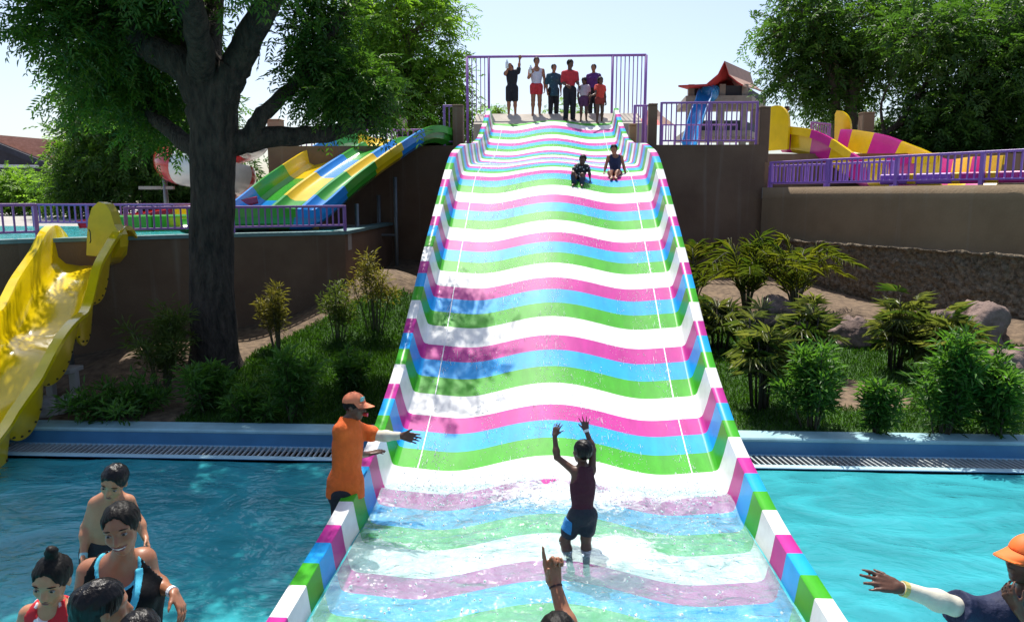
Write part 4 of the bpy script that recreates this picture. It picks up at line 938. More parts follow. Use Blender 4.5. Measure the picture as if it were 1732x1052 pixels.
simple_tree('leafy_tree', 'tree top filling the upper right corner', 1760, 250, 34, ZR, [(1760, 0, 0, 70, 80, 1), (1700, -30, 0, 70, 50, 1), (1790, 90, 0, 60, 70, 1)], NEEMD, BARK, 27, 260, trunk_r=.2)
simple_tree('leafy_tree', 'pale green shrub tree behind the right railing', 1440, 262, 32, ZR, [(1425, 215, 0, 40, 26, 1), (1460, 232, 0, 50, 24, 1), (1400, 245, 0, 30, 16, .6), (1520, 245, 0, 40, 18, .7)], leaf_mat('pale_leaf', (.09, .15, .06), (.2, .28, .12), .4), BARK2, 28, 160, trunk_r=.07, scale=.8)
def far_bush(label, px, py, Y, z, r, seed, lm, n=60):
    simple_tree('garden_bush', label, px, py + 20, Y, z, [(px, py, 0, r, r * .7, 1), (px + r * .6, py + r * .3, 0, r * .6, r * .5, .7)], lm, BARK2, seed, n, trunk_r=.03, scale=.6, group=None)
far_bush('sparse bush seen through legs of people on the start platform', 955, 188, 30, 5.0, 26, 31, BRIGHT, 22)
far_bush('small bush left of the people on the start platform', 838, 190, 30, 5.0, 7, 32, BRIGHT, 16)

# ---------------------------------------------------------------- garden plants
BAMB = leaf_mat('bamboo_leaf', (.035, .07, .016), (.13, .17, .035), .35); OLE = leaf_mat('shrub_leaf', (.028, .085, .018), (.10, .22, .038), .45)
CANE = mat('cane', (.045, .05, .022), .7, vscale=8, col2=(.10, .10, .05)); WOODY = mat('shrub_stem', (.06, .05, .03), .9, vscale=8)
PALMF = leaf_mat('palm_frond', (.03, .08, .015), (.19, .20, .03), .4); RHAP = leaf_mat('fan_palm_leaf', (.04, .085, .02), (.24, .24, .09), .4, .32)
def shrub(name, label, px, py, hpx, wpx, lm, stemmat, seed, stems=8, per=70, llen=.10, lwid=.02, cat='shrub', group=None, lean=.25, start=.25, tilt=.3, arching=0.0):
    rng = np.random.default_rng(seed); b = G(px, py); k = depth_of(b) / FPX; H = hpx * k; W = wpx * k
    e = empty(name, tuple(b)); tag(e, label, cat, group)
    m = MB(); B, D, N, T = [], [], [], []
    for s in range(stems):
        a = rng.uniform(0, 6.28); rd = rng.uniform(.1, 1) * W / 2; hh = H * rng.uniform(.6, 1.02) * (1 - .25 * (rd / (W / 2)) ** 2)
        p0 = b + V3(math.cos(a), math.sin(a), 0) * rd * .3 + V3(0, 0, -.05); p2 = b + V3(math.cos(a) * rd, math.sin(a) * rd, hh); p1 = lerp(p0, p2, .5) + V3(0, 0, hh * .1)
        pth = smooth_path([p0, p1, p2 + V3(math.cos(a), math.sin(a), -.6) * arching * W * .3], 9); m.tube(pth, list(np.linspace(.012, .004, 9)), 5, caps=False)
        for i in range(per):
            t = rng.uniform(start, 1.0) ** .8; x = t * 8; j = min(int(x), 7); p = lerp(pth[j], pth[j + 1], x - j)
            off = rng.normal(0, 1, 3); off[2] *= .5; off = off / np.linalg.norm(off) * rng.uniform(0, W * .20)
            B.append(p + off); d = nrm(off + V3(0, 0, tilt * W * .2) + rng.normal(0, W * .06, 3)); D.append(d); N.append(nrm(V3(0, 0, 1) + rng.normal(0, .4, 3))); T.append(np.clip(t * .6 + rng.uniform(-.1, .4), 0, 1))
    m.build('stems', stemmat, e, smooth=True, loc=b).location = (0, 0, 0)
    n = len(B); leaves_obj('leaves', np.array(B), np.array(D), np.array(N), llen * rng.uniform(.7, 1.2, n), lwid * rng.uniform(.8, 1.2, n), lm, e, b, np.array(T)); return e
gb = 'young bamboo clumps left of the slide'
BAMY = leaf_mat('yellow_bamboo_leaf', (.07, .085, .018), (.24, .2, .05), .4)
shrub('bamboo_clump', 'yellowish bamboo clump by the brown wall corner, nearest the support posts', 636, 558, 128, 84, BAMY, CANE, 41, 9, 150, .10, .016, 'bamboo', gb, start=.5)
shrub('bamboo_clump', 'small green bamboo clump in front of the sand heap', 572, 575, 104, 74, BAMB, CANE, 42, 7, 150, .10, .016, 'bamboo', gb, start=.3)
shrub('bamboo_clump', 'bamboo with dry orange leaves just right of the tree trunk', 472, 592, 122, 66, BAMY, CANE, 43, 8, 150, .10, .016, 'bamboo', gb, start=.3)
shrub('bamboo_clump', 'tall shaded bamboo clump left of the tree trunk', 278, 655, 160, 100, BAMB, CANE, 44, 11, 170, .13, .018, 'bamboo', gb, start=.2, arching=.5)
gs = 'leafy shrubs along the pool edge'
shrub('leafy_shrub', 'tall shrub in shade right of the trunk base', 500, 712, 130, 96, OLE, WOODY, 45, 10, 150, .13, .030, group=gs, start=.15)
shrub('leafy_shrub', 'small shrub on the lawn beside the orange cap', 590, 668, 76, 62, OLE, WOODY, 46, 7, 120, .13, .030, group=gs, start=.1)
shrub('leafy_shrub', 'dark shrub in front of the tree trunk base', 352, 694, 92, 96, OLE, WOODY, 47, 9, 150, .13, .030, group=gs, start=.1)
shrub('leafy_shrub', 'spreading dark shrub right of the yellow slide', 205, 705, 78, 124, OLE, WOODY, 48, 10, 150, .13, .030, group=gs, start=.1, arching=.6)
shrub('leafy_shrub', 'low dark shrub at the pool edge right of the trunk', 428, 712, 62, 80, OLE, WOODY, 49, 7, 110, .13, .030, group=gs, start=.1)
go = 'oleander shrubs in the right garden'
shrub('leafy_shrub', 'round green shrub directly right of the black stemmed fan palms', 1375, 724, 156, 108, OLE, WOODY, 51, 12, 170, .135, .030, group=go, start=.25)
shrub('leafy_shrub', 'slender green shrub at the pool edge between two larger shrubs', 1487, 736, 120, 62, OLE, WOODY, 52, 7, 130, .135, .030, group=go, start=.1)
shrub('leafy_shrub', 'largest green shrub in front of the right boulders', 1592, 735, 196, 120, OLE, WOODY, 53, 14, 190, .14, .031, group=go, start=.1)
shrub('leafy_shrub', 'green shrub at the right picture edge', 1690, 738, 176, 110, OLE, WOODY, 54, 12, 180, .14, .031, group=go, start=.1)
def areca(label, px, py, hpx, seed, nf=13, tilt=0):
    nf = nf + 3
    rng = np.random.default_rng(seed); b = G(px, py); k = depth_of(b) / FPX; H = hpx * k
    e = empty('areca_palm', tuple(b)); tag(e, label, 'palm', 'feathery palms against the right wall'); m = MB(); B, D, N, T = [], [], [], []
    for f_ in range(nf):
        a = rng.uniform(0, 6.28); out = H * rng.uniform(.25, .80); hh = H * rng.uniform(.65, 1.15) * (1.05 - .3 * out / H); o2 = V3(math.cos(a), math.sin(a), 0)
        pth = smooth_path([b + o2 * .04, b + o2 * out * .22 + V3(0, 0, hh * .55), b + o2 * out * .62 + V3(0, 0, hh * .95), b + o2 * out * 1.15 + V3(0, 0, hh * rng.uniform(.75, 1.0))], 22)
        m.tube(pth, list(np.linspace(.016, .004, 22)), 5, caps=False); yel = rng.uniform(0, .45) + (.5 if rng.random() < .3 else 0)
        for i in range(5, 22):
            t = nrm(pth[min(i + 1, 21)] - pth[i - 1]); sd = nrm(np.cross(t, V3(0, 0, 1)))
            for sg in (-1, 1):
                for rep in (0,):
                    B.append(lerp(pth[i], pth[min(i + 1, 21)], rep)); D.append(nrm(sd * sg + t * 1.0 + V3(0, 0, .35) + rng.normal(0, .10, 3))); N.append(nrm(V3(0, 0, 1) + rng.normal(0, .25, 3))); T.append(np.clip(yel + rng.uniform(-.1, .15) + i * .012, 0, 1))
    for s in range(5): a = rng.uniform(0, 6.28); m.tube([b + V3(math.cos(a), math.sin(a), 0) * .05 - V3(0, 0, .1), b + V3(math.cos(a), math.sin(a), 0) * .09 + V3(0, 0, H * .35)], [.025, .014], 6)
    m.build('stems', CANE, e, smooth=True, loc=b).location = (0, 0, 0)
    n = len(B); leaves_obj('fronds', np.array(B), np.array(D), np.array(N), H * .25 * rng.uniform(.7, 1.1, n), np.full(n, .011), PALMF, e, b, np.array(T), droop=.28)
areca('feathery palm half hidden by the right rail of the slide', 1172, 520, 112, 61, 10)
areca('feathery yellow green palm left of the pair by the tall wall', 1262, 530, 124, 62, 14)
areca('feathery palm with orange fronds at the wall corner', 1345, 528, 122, 63, 15)
def rhapis(label, px, py, hpx, wpx, seed, stems=11, fans=7):
    rng = np.random.default_rng(seed); b = G(px, py); k = depth_of(b) / FPX; H = hpx * k; W = wpx * k
    e = empty('fan_palm', tuple(b)); tag(e, label, 'palm', 'clumped fan palms in the right garden'); m = MB(); B, D, N, T, LL = [], [], [], [], []
    for s in range(stems):
        a = rng.uniform(0, 6.28); rd = rng.uniform(.05, .5) * W * .5; hh = H * rng.uniform(.55, .9); o2 = V3(math.cos(a), math.sin(a), 0)
        p0 = b + o2 * rd * .7 - V3(0, 0, .1); p1 = b + o2 * rd * 1.2 + V3(0, 0, hh); m.tube([p0, lerp(p0, p1, .5) + rng.normal(0, .015, 3), p1], [.017, .014, .010], 6)
        for f_ in range(fans):
            aa = rng.uniform(0, 6.28); el = rng.uniform(-.7, 1.6); dr = nrm(V3(math.cos(aa), math.sin(aa), el)); st = lerp(p0, p1, rng.uniform(.55, 1.0)); tip = st + dr * W * .17
            m.tube([st, tip], [.006, .004], 4, caps=False); up = nrm(V3(0, 0, 1) - dr * dr[2]); sd = np.cross(dr, up); yel = rng.uniform(0, .7)
            for i in range(8):
                an = (i - 3.5) / 3.5 * 1.25; B.append(tip); D.append(nrm(dr * math.cos(an) + sd * math.sin(an) + up * .12 - V3(0, 0, .12))); N.append(nrm(up + rng.normal(0, .2, 3))); T.append(np.clip(yel + rng.uniform(-.1, .2), 0, 1)); LL.append(W * rng.uniform(.24, .36))
    m.build('stems', mat('black_cane', (.02, .017, .012), .8, vscale=9, col2=(.06, .045, .03)), e, smooth=True, loc=b).location = (0, 0, 0)
    n = len(B); leaves_obj('fans', np.array(B), np.array(D), np.array(N), np.array(LL), np.full(n, .028), RHAP, e, b, np.array(T), droop=.34)
rhapis('black stemmed fan palm clump nearest the slide', 1292, 692, 178, 120, 71, 14, 5)
rhapis('fan palm behind the black stemmed clump, lit yellow', 1360, 620, 126, 110, 72, 9, 5)
rhapis('pale fan palm tucked beside the right slide rail', 1212, 590, 90, 96, 73, 9, 5)
rhapis('fan palm clump in front of the tall right boulder', 1510, 625, 140, 100, 74, 11, 5)
rhapis('wide fan palm right of the tall clump, partly dry', 1590, 640, 118, 130, 75, 11, 5)

# ---------------------------------------------------------------- boulders, sand heap stones
ROCK = mat('boulder', (.11, .075, .062), .95, vscale=4, col2=(.27, .19, .16), bump=.8, bscale=12, detail=9, bdist=.05)
def boulder(label, px, py, wpx, hpx, seed, mt=ROCK, dpth=1.0):
    b = G(px, py); k = depth_of(b) / FPX; W, H = wpx * k, hpx * k
    bm = bmesh.new(); bmesh.ops.create_icosphere(bm, subdivisions=4, radius=1)
    for v in bm.verts:
        c = np.array(v.co); n = 1 + .38 * mnoise.noise(Vector(c * 1.3 + seed)) + .16 * mnoise.noise(Vector(c * 2.6 + seed * 2)) - .22 * abs(mnoise.noise(Vector(c * 3.4 - seed)))+ .04 * mnoise.noise(Vector(c * 11 - seed))
        c = c * n; c = c * (1 - .10 * math.floor(3 * (.5 + mnoise.noise(Vector(c * 2.2 + seed * 3))) + .5) / 2); v.co = (c[0] * W * .5, c[1] * W * .42 * dpth, max(c[2], -.4) * H * .72 + H * .18)
    me = bpy.data.meshes.new('boulder'); bm.to_mesh(me); bm.free(); me.materials.append(mt); me.polygons.foreach_set('use_smooth', np.ones(len(me.polygons), bool))
    o = bpy.data.objects.new('boulder', me); o.location = b; link(o); tag(o, label, 'rock', 'boulders in the garden'); return o
boulder('large reddish boulder at the right against the rough wall', 1640, 580, 124, 84, 1.3)
boulder('lower boulder left of the fan palm clump', 1445, 580, 84, 56, 2.9)
boulder('reddish boulder under the feathery palms', 1320, 545, 90, 50, 4.1)
boulder('small boulder low on the slope right of the large one', 1700, 640, 90, 60, 9.4)
boulder('flat grey stone slab by the pool edge behind the yellow slide', 118, 690, 76, 26, 5.2, CONC)
boulder('dark stone at the pool edge behind the yellow slide', 72, 700, 70, 34, 6.6, CONC)
SAND = mat('sand_heap', (.28, .17, .12), .95, vscale=7, col2=(.42, .29, .21), bump=.6, bscale=30)
# concrete bracket under the yellow slide
p = G(128, 668); e = empty('concrete_bench', tuple(p)); tag(e, 'small grey concrete table in shade behind the yellow slide', 'table')
k = depth_of(p) / FPX; m = MB(); m.box((-.16, 0, 44 * k), (.42, .3, .06), bev=.008); m.build('top', CONC, e); m = MB(); m.box((0, 0, 20 * k), (.09, .09, 44 * k)); m.build('leg', CONC, e); m = MB(); m.box((-.33, 0, 20 * k), (.09, .09, 44 * k)); m.build('leg', CONC, e)

# ---------------------------------------------------------------- lawn blades
def lawn(n, x0, x1, y0, y1, seed):
    rng = np.random.default_rng(seed); P = []
    X = rng.uniform(x0, x1, n); Y = rng.uniform(y0, y1, n)
    keep = [i for i in range(n) if grass_at(X[i], Y[i]) > .45]
    return np.array([(X[i], Y[i], terrain(X[i], Y[i]) - .005) for i in keep])
gp = np.concatenate([lawn(34000, -4.9, -1.95, 8.7, 13.6, 5), lawn(60000, 1.95, 10, 8.7, 13.6, 6)])
rng = np.random.default_rng(8); n = len(gp); dd = norm_rows(np.stack([rng.normal(0, .35, n), rng.normal(0, .35, n), np.ones(n)], 1))
go_ = leaves_obj('lawn_grass', gp, dd, norm_rows(rng.normal(0, 1, (n, 3)) * np.array([1, 1, .1])), rng.uniform(.035, .085, n), np.full(n, .010), leaf_mat('grass_blade', (.025, .075, .010), (.075, .18, .022), .4), None, (0, 0, 0), rng.uniform(0, 1, n), droop=.3)
tag(go_, 'short green grass on the garden lawns', 'grass', kind='stuff')
# ================================================================ people: one continuous distance-field surface per body
class Field:
    def __init__(s, lo, hi, v):
        s.lo = np.array(lo, float); s.v = v; s.n = np.maximum(4, np.ceil((np.array(hi) - s.lo) / v).astype(int) + 1); s.f = np.full(s.n, .5, np.float32)
    def block(s, lo, hi):
        a = np.clip(np.floor((lo - s.lo) / s.v).astype(int), 0, s.n); b = np.clip(np.ceil((hi - s.lo) / s.v).astype(int) + 1, 0, s.n)
        if (b <= a).any(): return None, None
        sl = tuple(slice(i, j) for i, j in zip(a, b)); g = np.meshgrid(*[s.lo[k] + s.v * np.arange(a[k], b[k]) for k in range(3)], indexing='ij')
        return sl, np.stack(g, -1)
    def merge(s, sl, d, k, op):
        c = s.f[sl]
        if op == 'sub': s.f[sl] = np.maximum(c, -d); return
        if k <= 0: s.f[sl] = np.minimum(c, d); return
        h = np.maximum(k - np.abs(c - d), 0) / k; s.f[sl] = np.minimum(c, d) - h * h * k * .25
    def cone(s, a, b, ra, rb, k=.02, op='add'):
        a = np.array(a, float); b = np.array(b, float); m = max(ra, rb) + k + 3 * s.v
        sl, P = s.block(np.minimum(a, b) - m, np.maximum(a, b) + m)
        if sl is None: return
        ab = b - a; t = np.clip(((P - a) @ ab) / (ab @ ab + 1e-12), 0, 1); d = np.linalg.norm(P - (a + t[..., None] * ab), axis=-1) - (ra + (rb - ra) * t)
        s.merge(sl, d, k, op)
    def ell(s, c, ax, r, k=.02, op='add'):
        c = np.array(c, float); r = np.array(r, float); m = r.max() + k + 3 * s.v; sl, P = s.block(c - m, c + m)
        if sl is None: return
        q = (P - c) @ np.array(ax).T; k0 = np.linalg.norm(q / r, axis=-1); k1 = np.linalg.norm(q / (r * r), axis=-1) + 1e-9; s.merge(sl, k0 * (k0 - 1) / k1, k, op)
    def clip(s, c, n):
        g = np.meshgrid(*[s.lo[k] + s.v * np.arange(s.n[k]) for k in range(3)], indexing='ij'); n = nrm(n); c = np.array(c)
        s.f = np.maximum(s.f, ((g[0] - c[0]) * n[0] + (g[1] - c[1]) * n[1] + (g[2] - c[2]) * n[2]).astype(np.float32))
    def mesh(s):
        f = s.f; f[0] = f[-1] = .5; f[:, 0] = f[:, -1] = .5; f[:, :, 0] = f[:, :, -1] = .5
        sg = f < 0; n = np.array(f.shape) - 1
        cnt = np.zeros(n, np.int8); cs = [(i, j, k) for i in (0, 1) for j in (0, 1) for k in (0, 1)]
        sub = lambda A, o: A[o[0]:o[0] + n[0], o[1]:o[1] + n[1], o[2]:o[2] + n[2]]
        for o in cs: cnt += sub(sg, o)
        act = (cnt > 0) & (cnt < 8); I = np.argwhere(act); idx = np.full(n, -1, np.int64); idx[act] = np.arange(len(I))
        acc = np.zeros((len(I), 3)); num = np.zeros(len(I)); i, j, k = I.T
        for o in cs:
            for ax in range(3):
                if o[ax]: continue
                o2 = list(o); o2[ax] = 1
                a = f[i + o[0], j + o[1], k + o[2]]; b = f[i + o2[0], j + o2[1], k + o2[2]]; x = (a < 0) != (b < 0); t = a[x] / (a[x] - b[x])
                p = np.tile(np.array(o, float), (x.sum(), 1)); p[:, ax] = t; acc[x] += p; num[x] += 1
        V = s.lo + s.v * (I + acc / np.maximum(num, 1)[:, None]); F = []
        for ax in range(3):
            u, w = (ax + 1) % 3, (ax + 2) % 3; lo_ = [slice(None)] * 3; hi_ = [slice(None)] * 3; lo_[ax] = slice(0, -1); hi_[ax] = slice(1, None)
            x = sg[tuple(lo_)] != sg[tuple(hi_)]; E = np.argwhere(x); ok = (E[:, u] > 0) & (E[:, w] > 0) & (E[:, u] < n[u]) & (E[:, w] < n[w]); E = E[ok]
            if not len(E): continue
            def cell(du, dw):
                c = E.copy(); c[:, u] -= du; c[:, w] -= dw; return idx[c[:, 0], c[:, 1], c[:, 2]]
            qd = np.stack([cell(1, 1), cell(0, 1), cell(0, 0), cell(1, 0)], 1); inv = ~sg[E[:, 0], E[:, 1], E[:, 2]]; qd[inv] = qd[inv][:, ::-1]; F.append(qd)
        F = np.concatenate(F); return V, F[(F >= 0).all(1)]

def skin_mat(name, col):
    if name in MATS: return MATS[name]
    m = mat(name, col, .42, var=.10, vscale=14, bump=.06, bscale=60, spec=.45)
    P = m.node_tree.nodes['Principled BSDF']; P.inputs['Subsurface Weight'].default_value = .12; P.inputs['Subsurface Radius'].default_value = (.02, .008, .004)
    return m
def cloth(name, col, rough=.8, **k): return mat('cloth_' + name, col, rough, vscale=k.pop('vscale', 9), bump=k.pop('bump', .55), bscale=k.pop('bscale', 13), bdist=k.pop('bdist', .05), **k)
def print_mat(name, base, spots, scale=22, thr=.35):
    """cloth printed with a scatter of pale flowers or flecks"""
    if name in MATS: return MATS[name]
    m, N, L, P = nt(name); P.inputs['Roughness'].default_value = .8
    g = N.new('ShaderNodeNewGeometry'); vo = N.new('ShaderNodeTexVoronoi'); vo.inputs['Scale'].default_value = scale; L.new(g.outputs['Position'], vo.inputs['Vector'])
    nz = N.new('ShaderNodeTexNoise'); nz.inputs['Scale'].default_value = scale * 3; L.new(g.outputs['Position'], nz.inputs['Vector'])
    ad = N.new('ShaderNodeMath'); ad.operation = 'MULTIPLY_ADD'; ad.inputs[1].default_value = .35; L.new(nz.outputs['Fac'], ad.inputs[0]); L.new(vo.outputs['Distance'], ad.inputs[2])
    rp = N.new('ShaderNodeValToRGB'); rp.color_ramp.elements[0].position = thr; rp.color_ramp.elements[1].position = thr + .04; rp.color_ramp.elements[0].color = (*spots, 1); rp.color_ramp.elements[1].color = (*base, 1)
    L.new(ad.outputs[0], rp.inputs[0]); L.new(rp.outputs[0], P.inputs['Base Color']); MATS[name] = m; return m
HAIR = mat('black_hair', (.006, .005, .004), .5, var=.4, vscale=40, bump=.3, bscale=70, stretch=(1, 1, .15), spec=.18)
WETHAIR = mat('wet_black_hair', (.005, .004, .004), .30, var=.4, vscale=40, bump=.4, bscale=60, stretch=(1, 1, .15), spec=.25)
SK_D = skin_mat('skin_deep_brown', (.11, .048, .028)); SK_M = skin_mat('skin_brown', (.32, .13, .066)); SK_L = skin_mat('skin_light_brown', (.45, .20, .105))

def stand(px, feet, head, Y, turn=0.0, child=False):
    """default standing joints from a column, feet and head rows; the body faces the camera, then turns (radians)"""
    b = Uy(px, feet, Y); H = (feet - head) * depth_of(b) / FPX * 1.0
    g = lambda x, y, z: (x * H, y * H, z * H)
    sw = .100 if child else .112
    hc = .915 if child else .932
    j = dict(pelvis=g(0, 0, .53), neck=g(0, 0, .815), head=g(0, -.012, hc), shL=g(-sw, 0, .788), shR=g(sw, 0, .788), elL=g(-sw - .035, .01, .625), elR=g(sw + .035, .01, .625), wrL=g(-sw - .03, -.03, .475), wrR=g(sw + .03, -.03, .475),
             hipL=g(-.052, 0, .515), hipR=g(.052, 0, .515), knL=g(-.058, -.012, .28), knR=g(.058, -.012, .28), anL=g(-.062, .012, .04), anR=g(.062, .012, .04), toeL=g(-.082, -.09, .012), toeR=g(.082, -.09, .012))
    c, s_ = math.cos(turn), math.sin(turn)
    J = {k: b + V3(v[0] * c - v[1] * s_, v[0] * s_ + v[1] * c, v[2]) for k, v in j.items()}
    return J, H
def person(label, J, H, skin, garments, hair=None, v=.014, head_h=None, headF=None, headUp=None, girth=1.0, hands=None, face=False, name='person', group=None, root=None, extras=None, hairmat=None, bust=0.0, noleg=False, smile=False):
    J = {k: np.array(p, float) for k, p in J.items()}; hands = hands or {}
    right = nrm(J['shR'] - J['shL']); up = nrm(J['neck'] - J['pelvis']); tf = nrm(np.cross(right, up)); right = np.cross(up, tf)
    ax = [right, tf, up]; hh = head_h or .150 * H; hf = nrm(headF) if headF is not None else tf; hu = nrm(headUp) if headUp is not None else nrm(J['head'] - J['neck'] + up * .15 * H)
    hu = nrm(hu - hf * (hu @ hf)); hr = np.cross(hf, hu); hax = [hr, hf, hu]; hc = J['head']
    g_ = girth; prim = []
    add = lambda kind, tagn, *a: prim.append((kind, tagn, a))
    pel, nk = J['pelvis'], J['neck']; at_ = lambda t: lerp(pel, nk, t)
    add('ell', 'torso', at_(.66), ax, (.098 * H * g_, .060 * H * g_, .125 * H), .03 * H); add('ell', 'torso', at_(.32), ax, (.080 * H * g_, .055 * H * g_, .10 * H), .04 * H)
    add('ell', 'pelvis', pel + up * .0, ax, (.090 * H * g_, .064 * H * g_, .070 * H), .03 * H); add('ell', 'pelvis', pel - tf * .022 * H - up * .02 * H, ax, (.080 * H * g_, .058 * H * g_, .06 * H), .03 * H)
    if bust:
        for s_ in (-1, 1): add('ell', 'torso', at_(.68) + tf * .052 * H + right * s_ * .045 * H, ax, (.042 * H * bust, .04 * H * bust, .042 * H * bust), .02 * H)
    for S in 'LR':
        add('cone', 'torso', nk - up * .005 * H, lerp(nk, J['sh' + S], .92), .034 * H, .030 * H * g_, .03 * H)
        add('cone', 'uarm' + S, J['sh' + S], J['el' + S], .032 * H * g_, .023 * H * g_, .018 * H); add('cone', 'farm' + S, J['el' + S], J['wr' + S], .0245 * H * g_, .0155 * H, .012 * H)
        add('ell', 'farm' + S, lerp(J['el' + S], J['wr' + S], .28), np.eye(3), (.026 * H * g_,) * 3, .02 * H)
        if not noleg:
            add('cone', 'thigh' + S, J['hip' + S], J['kn' + S], .056 * H * g_, .036 * H, .025 * H)
            add('cone', 'calf' + S, J['kn' + S], J['an' + S], .035 * H, .0205 * H, .018 * H)
            kd = nrm(J['an' + S] - J['kn' + S]); bk = nrm(-(J['toe' + S] - J['an' + S]) - kd * ((-(J['toe' + S] - J['an' + S])) @ kd)) if 'toe' + S in J else -tf
            add('ell', 'calf' + S, lerp(J['kn' + S], J['an' + S], .3) + bk * .013 * H, np.eye(3), (.032 * H,) * 3, .03 * H)
            if 'toe' + S in J:
                a, t = J['an' + S], J['toe' + S]; add('cone', 'foot' + S, a - V3(0, 0, .012 * H), lerp(a, t, .75) - V3(0, 0, .004 * H), .024 * H, .021 * H, .012 * H); add('cone', 'foot' + S, lerp(a, t, .6), t, .022 * H, .014 * H, .012 * H)
                add('cone', 'foot' + S, a, a - nrm(t - a) * .022 * H - V3(0, 0, .02 * H), .022 * H, .019 * H, .012 * H)
    # neck and head
    add('cone', 'neck', nk - up * .02 * H, hc - hu * .25 * hh - hf * .06 * hh, .034 * H, .029 * H, .02 * H)
    add('ell', 'head', hc + hu * .13 * hh - hf * .05 * hh, hax, (.335 * hh, .405 * hh, .365 * hh), .02 * H); add('ell', 'head', hc - hu * .16 * hh + hf * .09 * hh, hax, (.262 * hh, .285 * hh, .30 * hh), .06 * hh)
    add('ell', 'head', hc - hu * .40 * hh + hf * .22 * hh, hax, (.13 * hh, .10 * hh, .09 * hh), .08 * hh)
    add('cone', 'head', hc + hu * .04 * hh + hf * .33 * hh, hc - hu * .115 * hh + hf * .43 * hh, .040 * hh, .060 * hh, .06 * hh)
    for s_ in (-1, 1):
        add('ell', 'head', hc + hr * s_ * .325 * hh - hf * .03 * hh - hu * .02 * hh, hax, (.038 * hh, .085 * hh, .125 * hh), .02 * hh)
        add('ell', 'head', hc + hr * s_ * .165 * hh + hf * .235 * hh - hu * .10 * hh, hax, (.11 * hh, .09 * hh, .10 * hh), .08 * hh)
        add('cone', 'head', hc + hr * s_ * .06 * hh + hf * .33 * hh + hu * .135 * hh, hc + hr * s_ * .23 * hh + hf * .26 * hh + hu * .12 * hh, .045 * hh, .04 * hh, .06 * hh)
        add('cone', 'head', hc + hr * s_ * .04 * hh + hf * .375 * hh - hu * .135 * hh, hc + hr * s_ * .055 * hh + hf * .37 * hh - hu * .14 * hh, .032 * hh, .03 * hh, .03 * hh)
    add('cone', 'head', hc + hf * .345 * hh - hu * .25 * hh - hr * .07 * hh, hc + hf * .345 * hh - hu * .25 * hh + hr * .07 * hh, .035 * hh, .035 * hh, .05 * hh)
    eyes = [hc + hr * s_ * .15 * hh + hf * .325 * hh + hu * .035 * hh for s_ in (-1, 1)]
    # hands
    for S in 'LR':
        spec = hands.get(S, {}); wr = J['wr' + S]; fd = nrm(spec.get('dir', wr - J['el' + S])); hs = spec.get('size', .108 * H)
        n = np.array(spec.get('n', (right if S == 'L' else -right)), float); n = nrm(n - fd * (n @ fd)); sd = np.cross(fd, n)
        thumb = np.array(spec.get('thumb', tf)); sd = sd if (sd @ thumb) >= 0 else -sd        # sd points to the thumb side
        curl = spec.get('curl', (.35, .4, .45, .5)); spr = spec.get('spread', .12); k_ = .035 * hs; t_ = 'hand' + S
        mk = max(1.0, v * .75 / (.05 * hs))                                                  # keep fingers thick enough for coarse grids
        for i, (o_, L_, R_) in enumerate(((.20, .42, .052), (.07, .47, .054), (-.065, .43, .052), (-.19, .34, .046))):
            kn = wr + fd * hs * (.50 - .03 * abs(i - 1)) + sd * o_ * hs; add('cone', t_, wr + sd * o_ * .6 * hs + fd * .02 * hs, kn, .088 * hs, .066 * hs, .05 * hs)
            d0 = nrm(fd + sd * spr * (1.5 - i)); p0 = kn; ang = curl[i] * .75; d1 = nrm(d0 * math.cos(ang) + n * math.sin(ang)); p1 = p0 + d1 * L_ * .45 * hs
            ang2 = ang + curl[i] * 1.25; d2 = nrm(d0 * math.cos(ang2) + n * math.sin(ang2)); p2 = p1 + d2 * L_ * .30 * hs; ang3 = ang2 + curl[i] * .8; d3 = nrm(d0 * math.cos(ang3) + n * math.sin(ang3)); p3 = p2 + d3 * L_ * .24 * hs
            r = R_ * hs * mk; add('cone', t_, p0, p1, r * 1.1, r, k_); add('cone', t_, p1, p2, r, r * .9, k_ * .4); add('cone', t_, p2, p3, r * .9, r * .75, k_ * .4)
        tb_ = wr + fd * .10 * hs + sd * .15 * hs; tc = spec.get('tcurl', .3); td = nrm(fd * .75 + sd * (.75 - tc * .3) + n * (.2 + tc * .5)); t1 = tb_ + td * .28 * hs; t2 = t1 + nrm(td + fd * .35 + n * tc * .5) * .22 * hs
        add('cone', t_, wr + fd * .05 * hs, tb_, .08 * hs, .075 * hs, .05 * hs); add('cone', t_, tb_, t1, .072 * hs * mk, .058 * hs * mk, k_); add('cone', t_, t1, t2, .056 * hs * mk, .044 * hs * mk, k_ * .4)
    def bounds(pr, inf):
        P = []
        for kind, tg, a in pr:
            if kind == 'cone': m_ = max(a[2], a[3]) + inf; P += [a[0] - m_, a[0] + m_, a[1] - m_, a[1] + m_]
            else: m_ = max(a[2]) + inf; P += [a[0] - m_, a[0] + m_]
        P = np.array(P); return P.min(0) - .03 - 2 * v, P.max(0) + .03 + 2 * v
    def field(pr, inf, vv):
        lo, hi = bounds(pr, inf); F = Field(lo, hi, vv)
        for kind, tg, a in pr:
            if kind == 'cone': F.cone(a[0], a[1], a[2] + inf, a[3] + inf, a[4])
            else: F.ell(a[0], a[1], np.array(a[2]) + inf, a[3])
        return F
    base = np.array(root) if root is not None else (np.array([pel[0], pel[1], min(J.get('anL', pel)[2], J.get('anR', pel)[2]) - .045 * H]))
    e = empty(name, tuple(base)); tag(e, label, 'person', group)
    F = field(prim, 0, v)
    for p in eyes: F.ell(p + hf * .035 * hh, hax, (.085 * hh, .045 * hh, .04 * hh), 0, 'sub')
    Vb, Fb = F.mesh(); body = obj('body', Vb - base, Fb, skin, e, smooth=True)
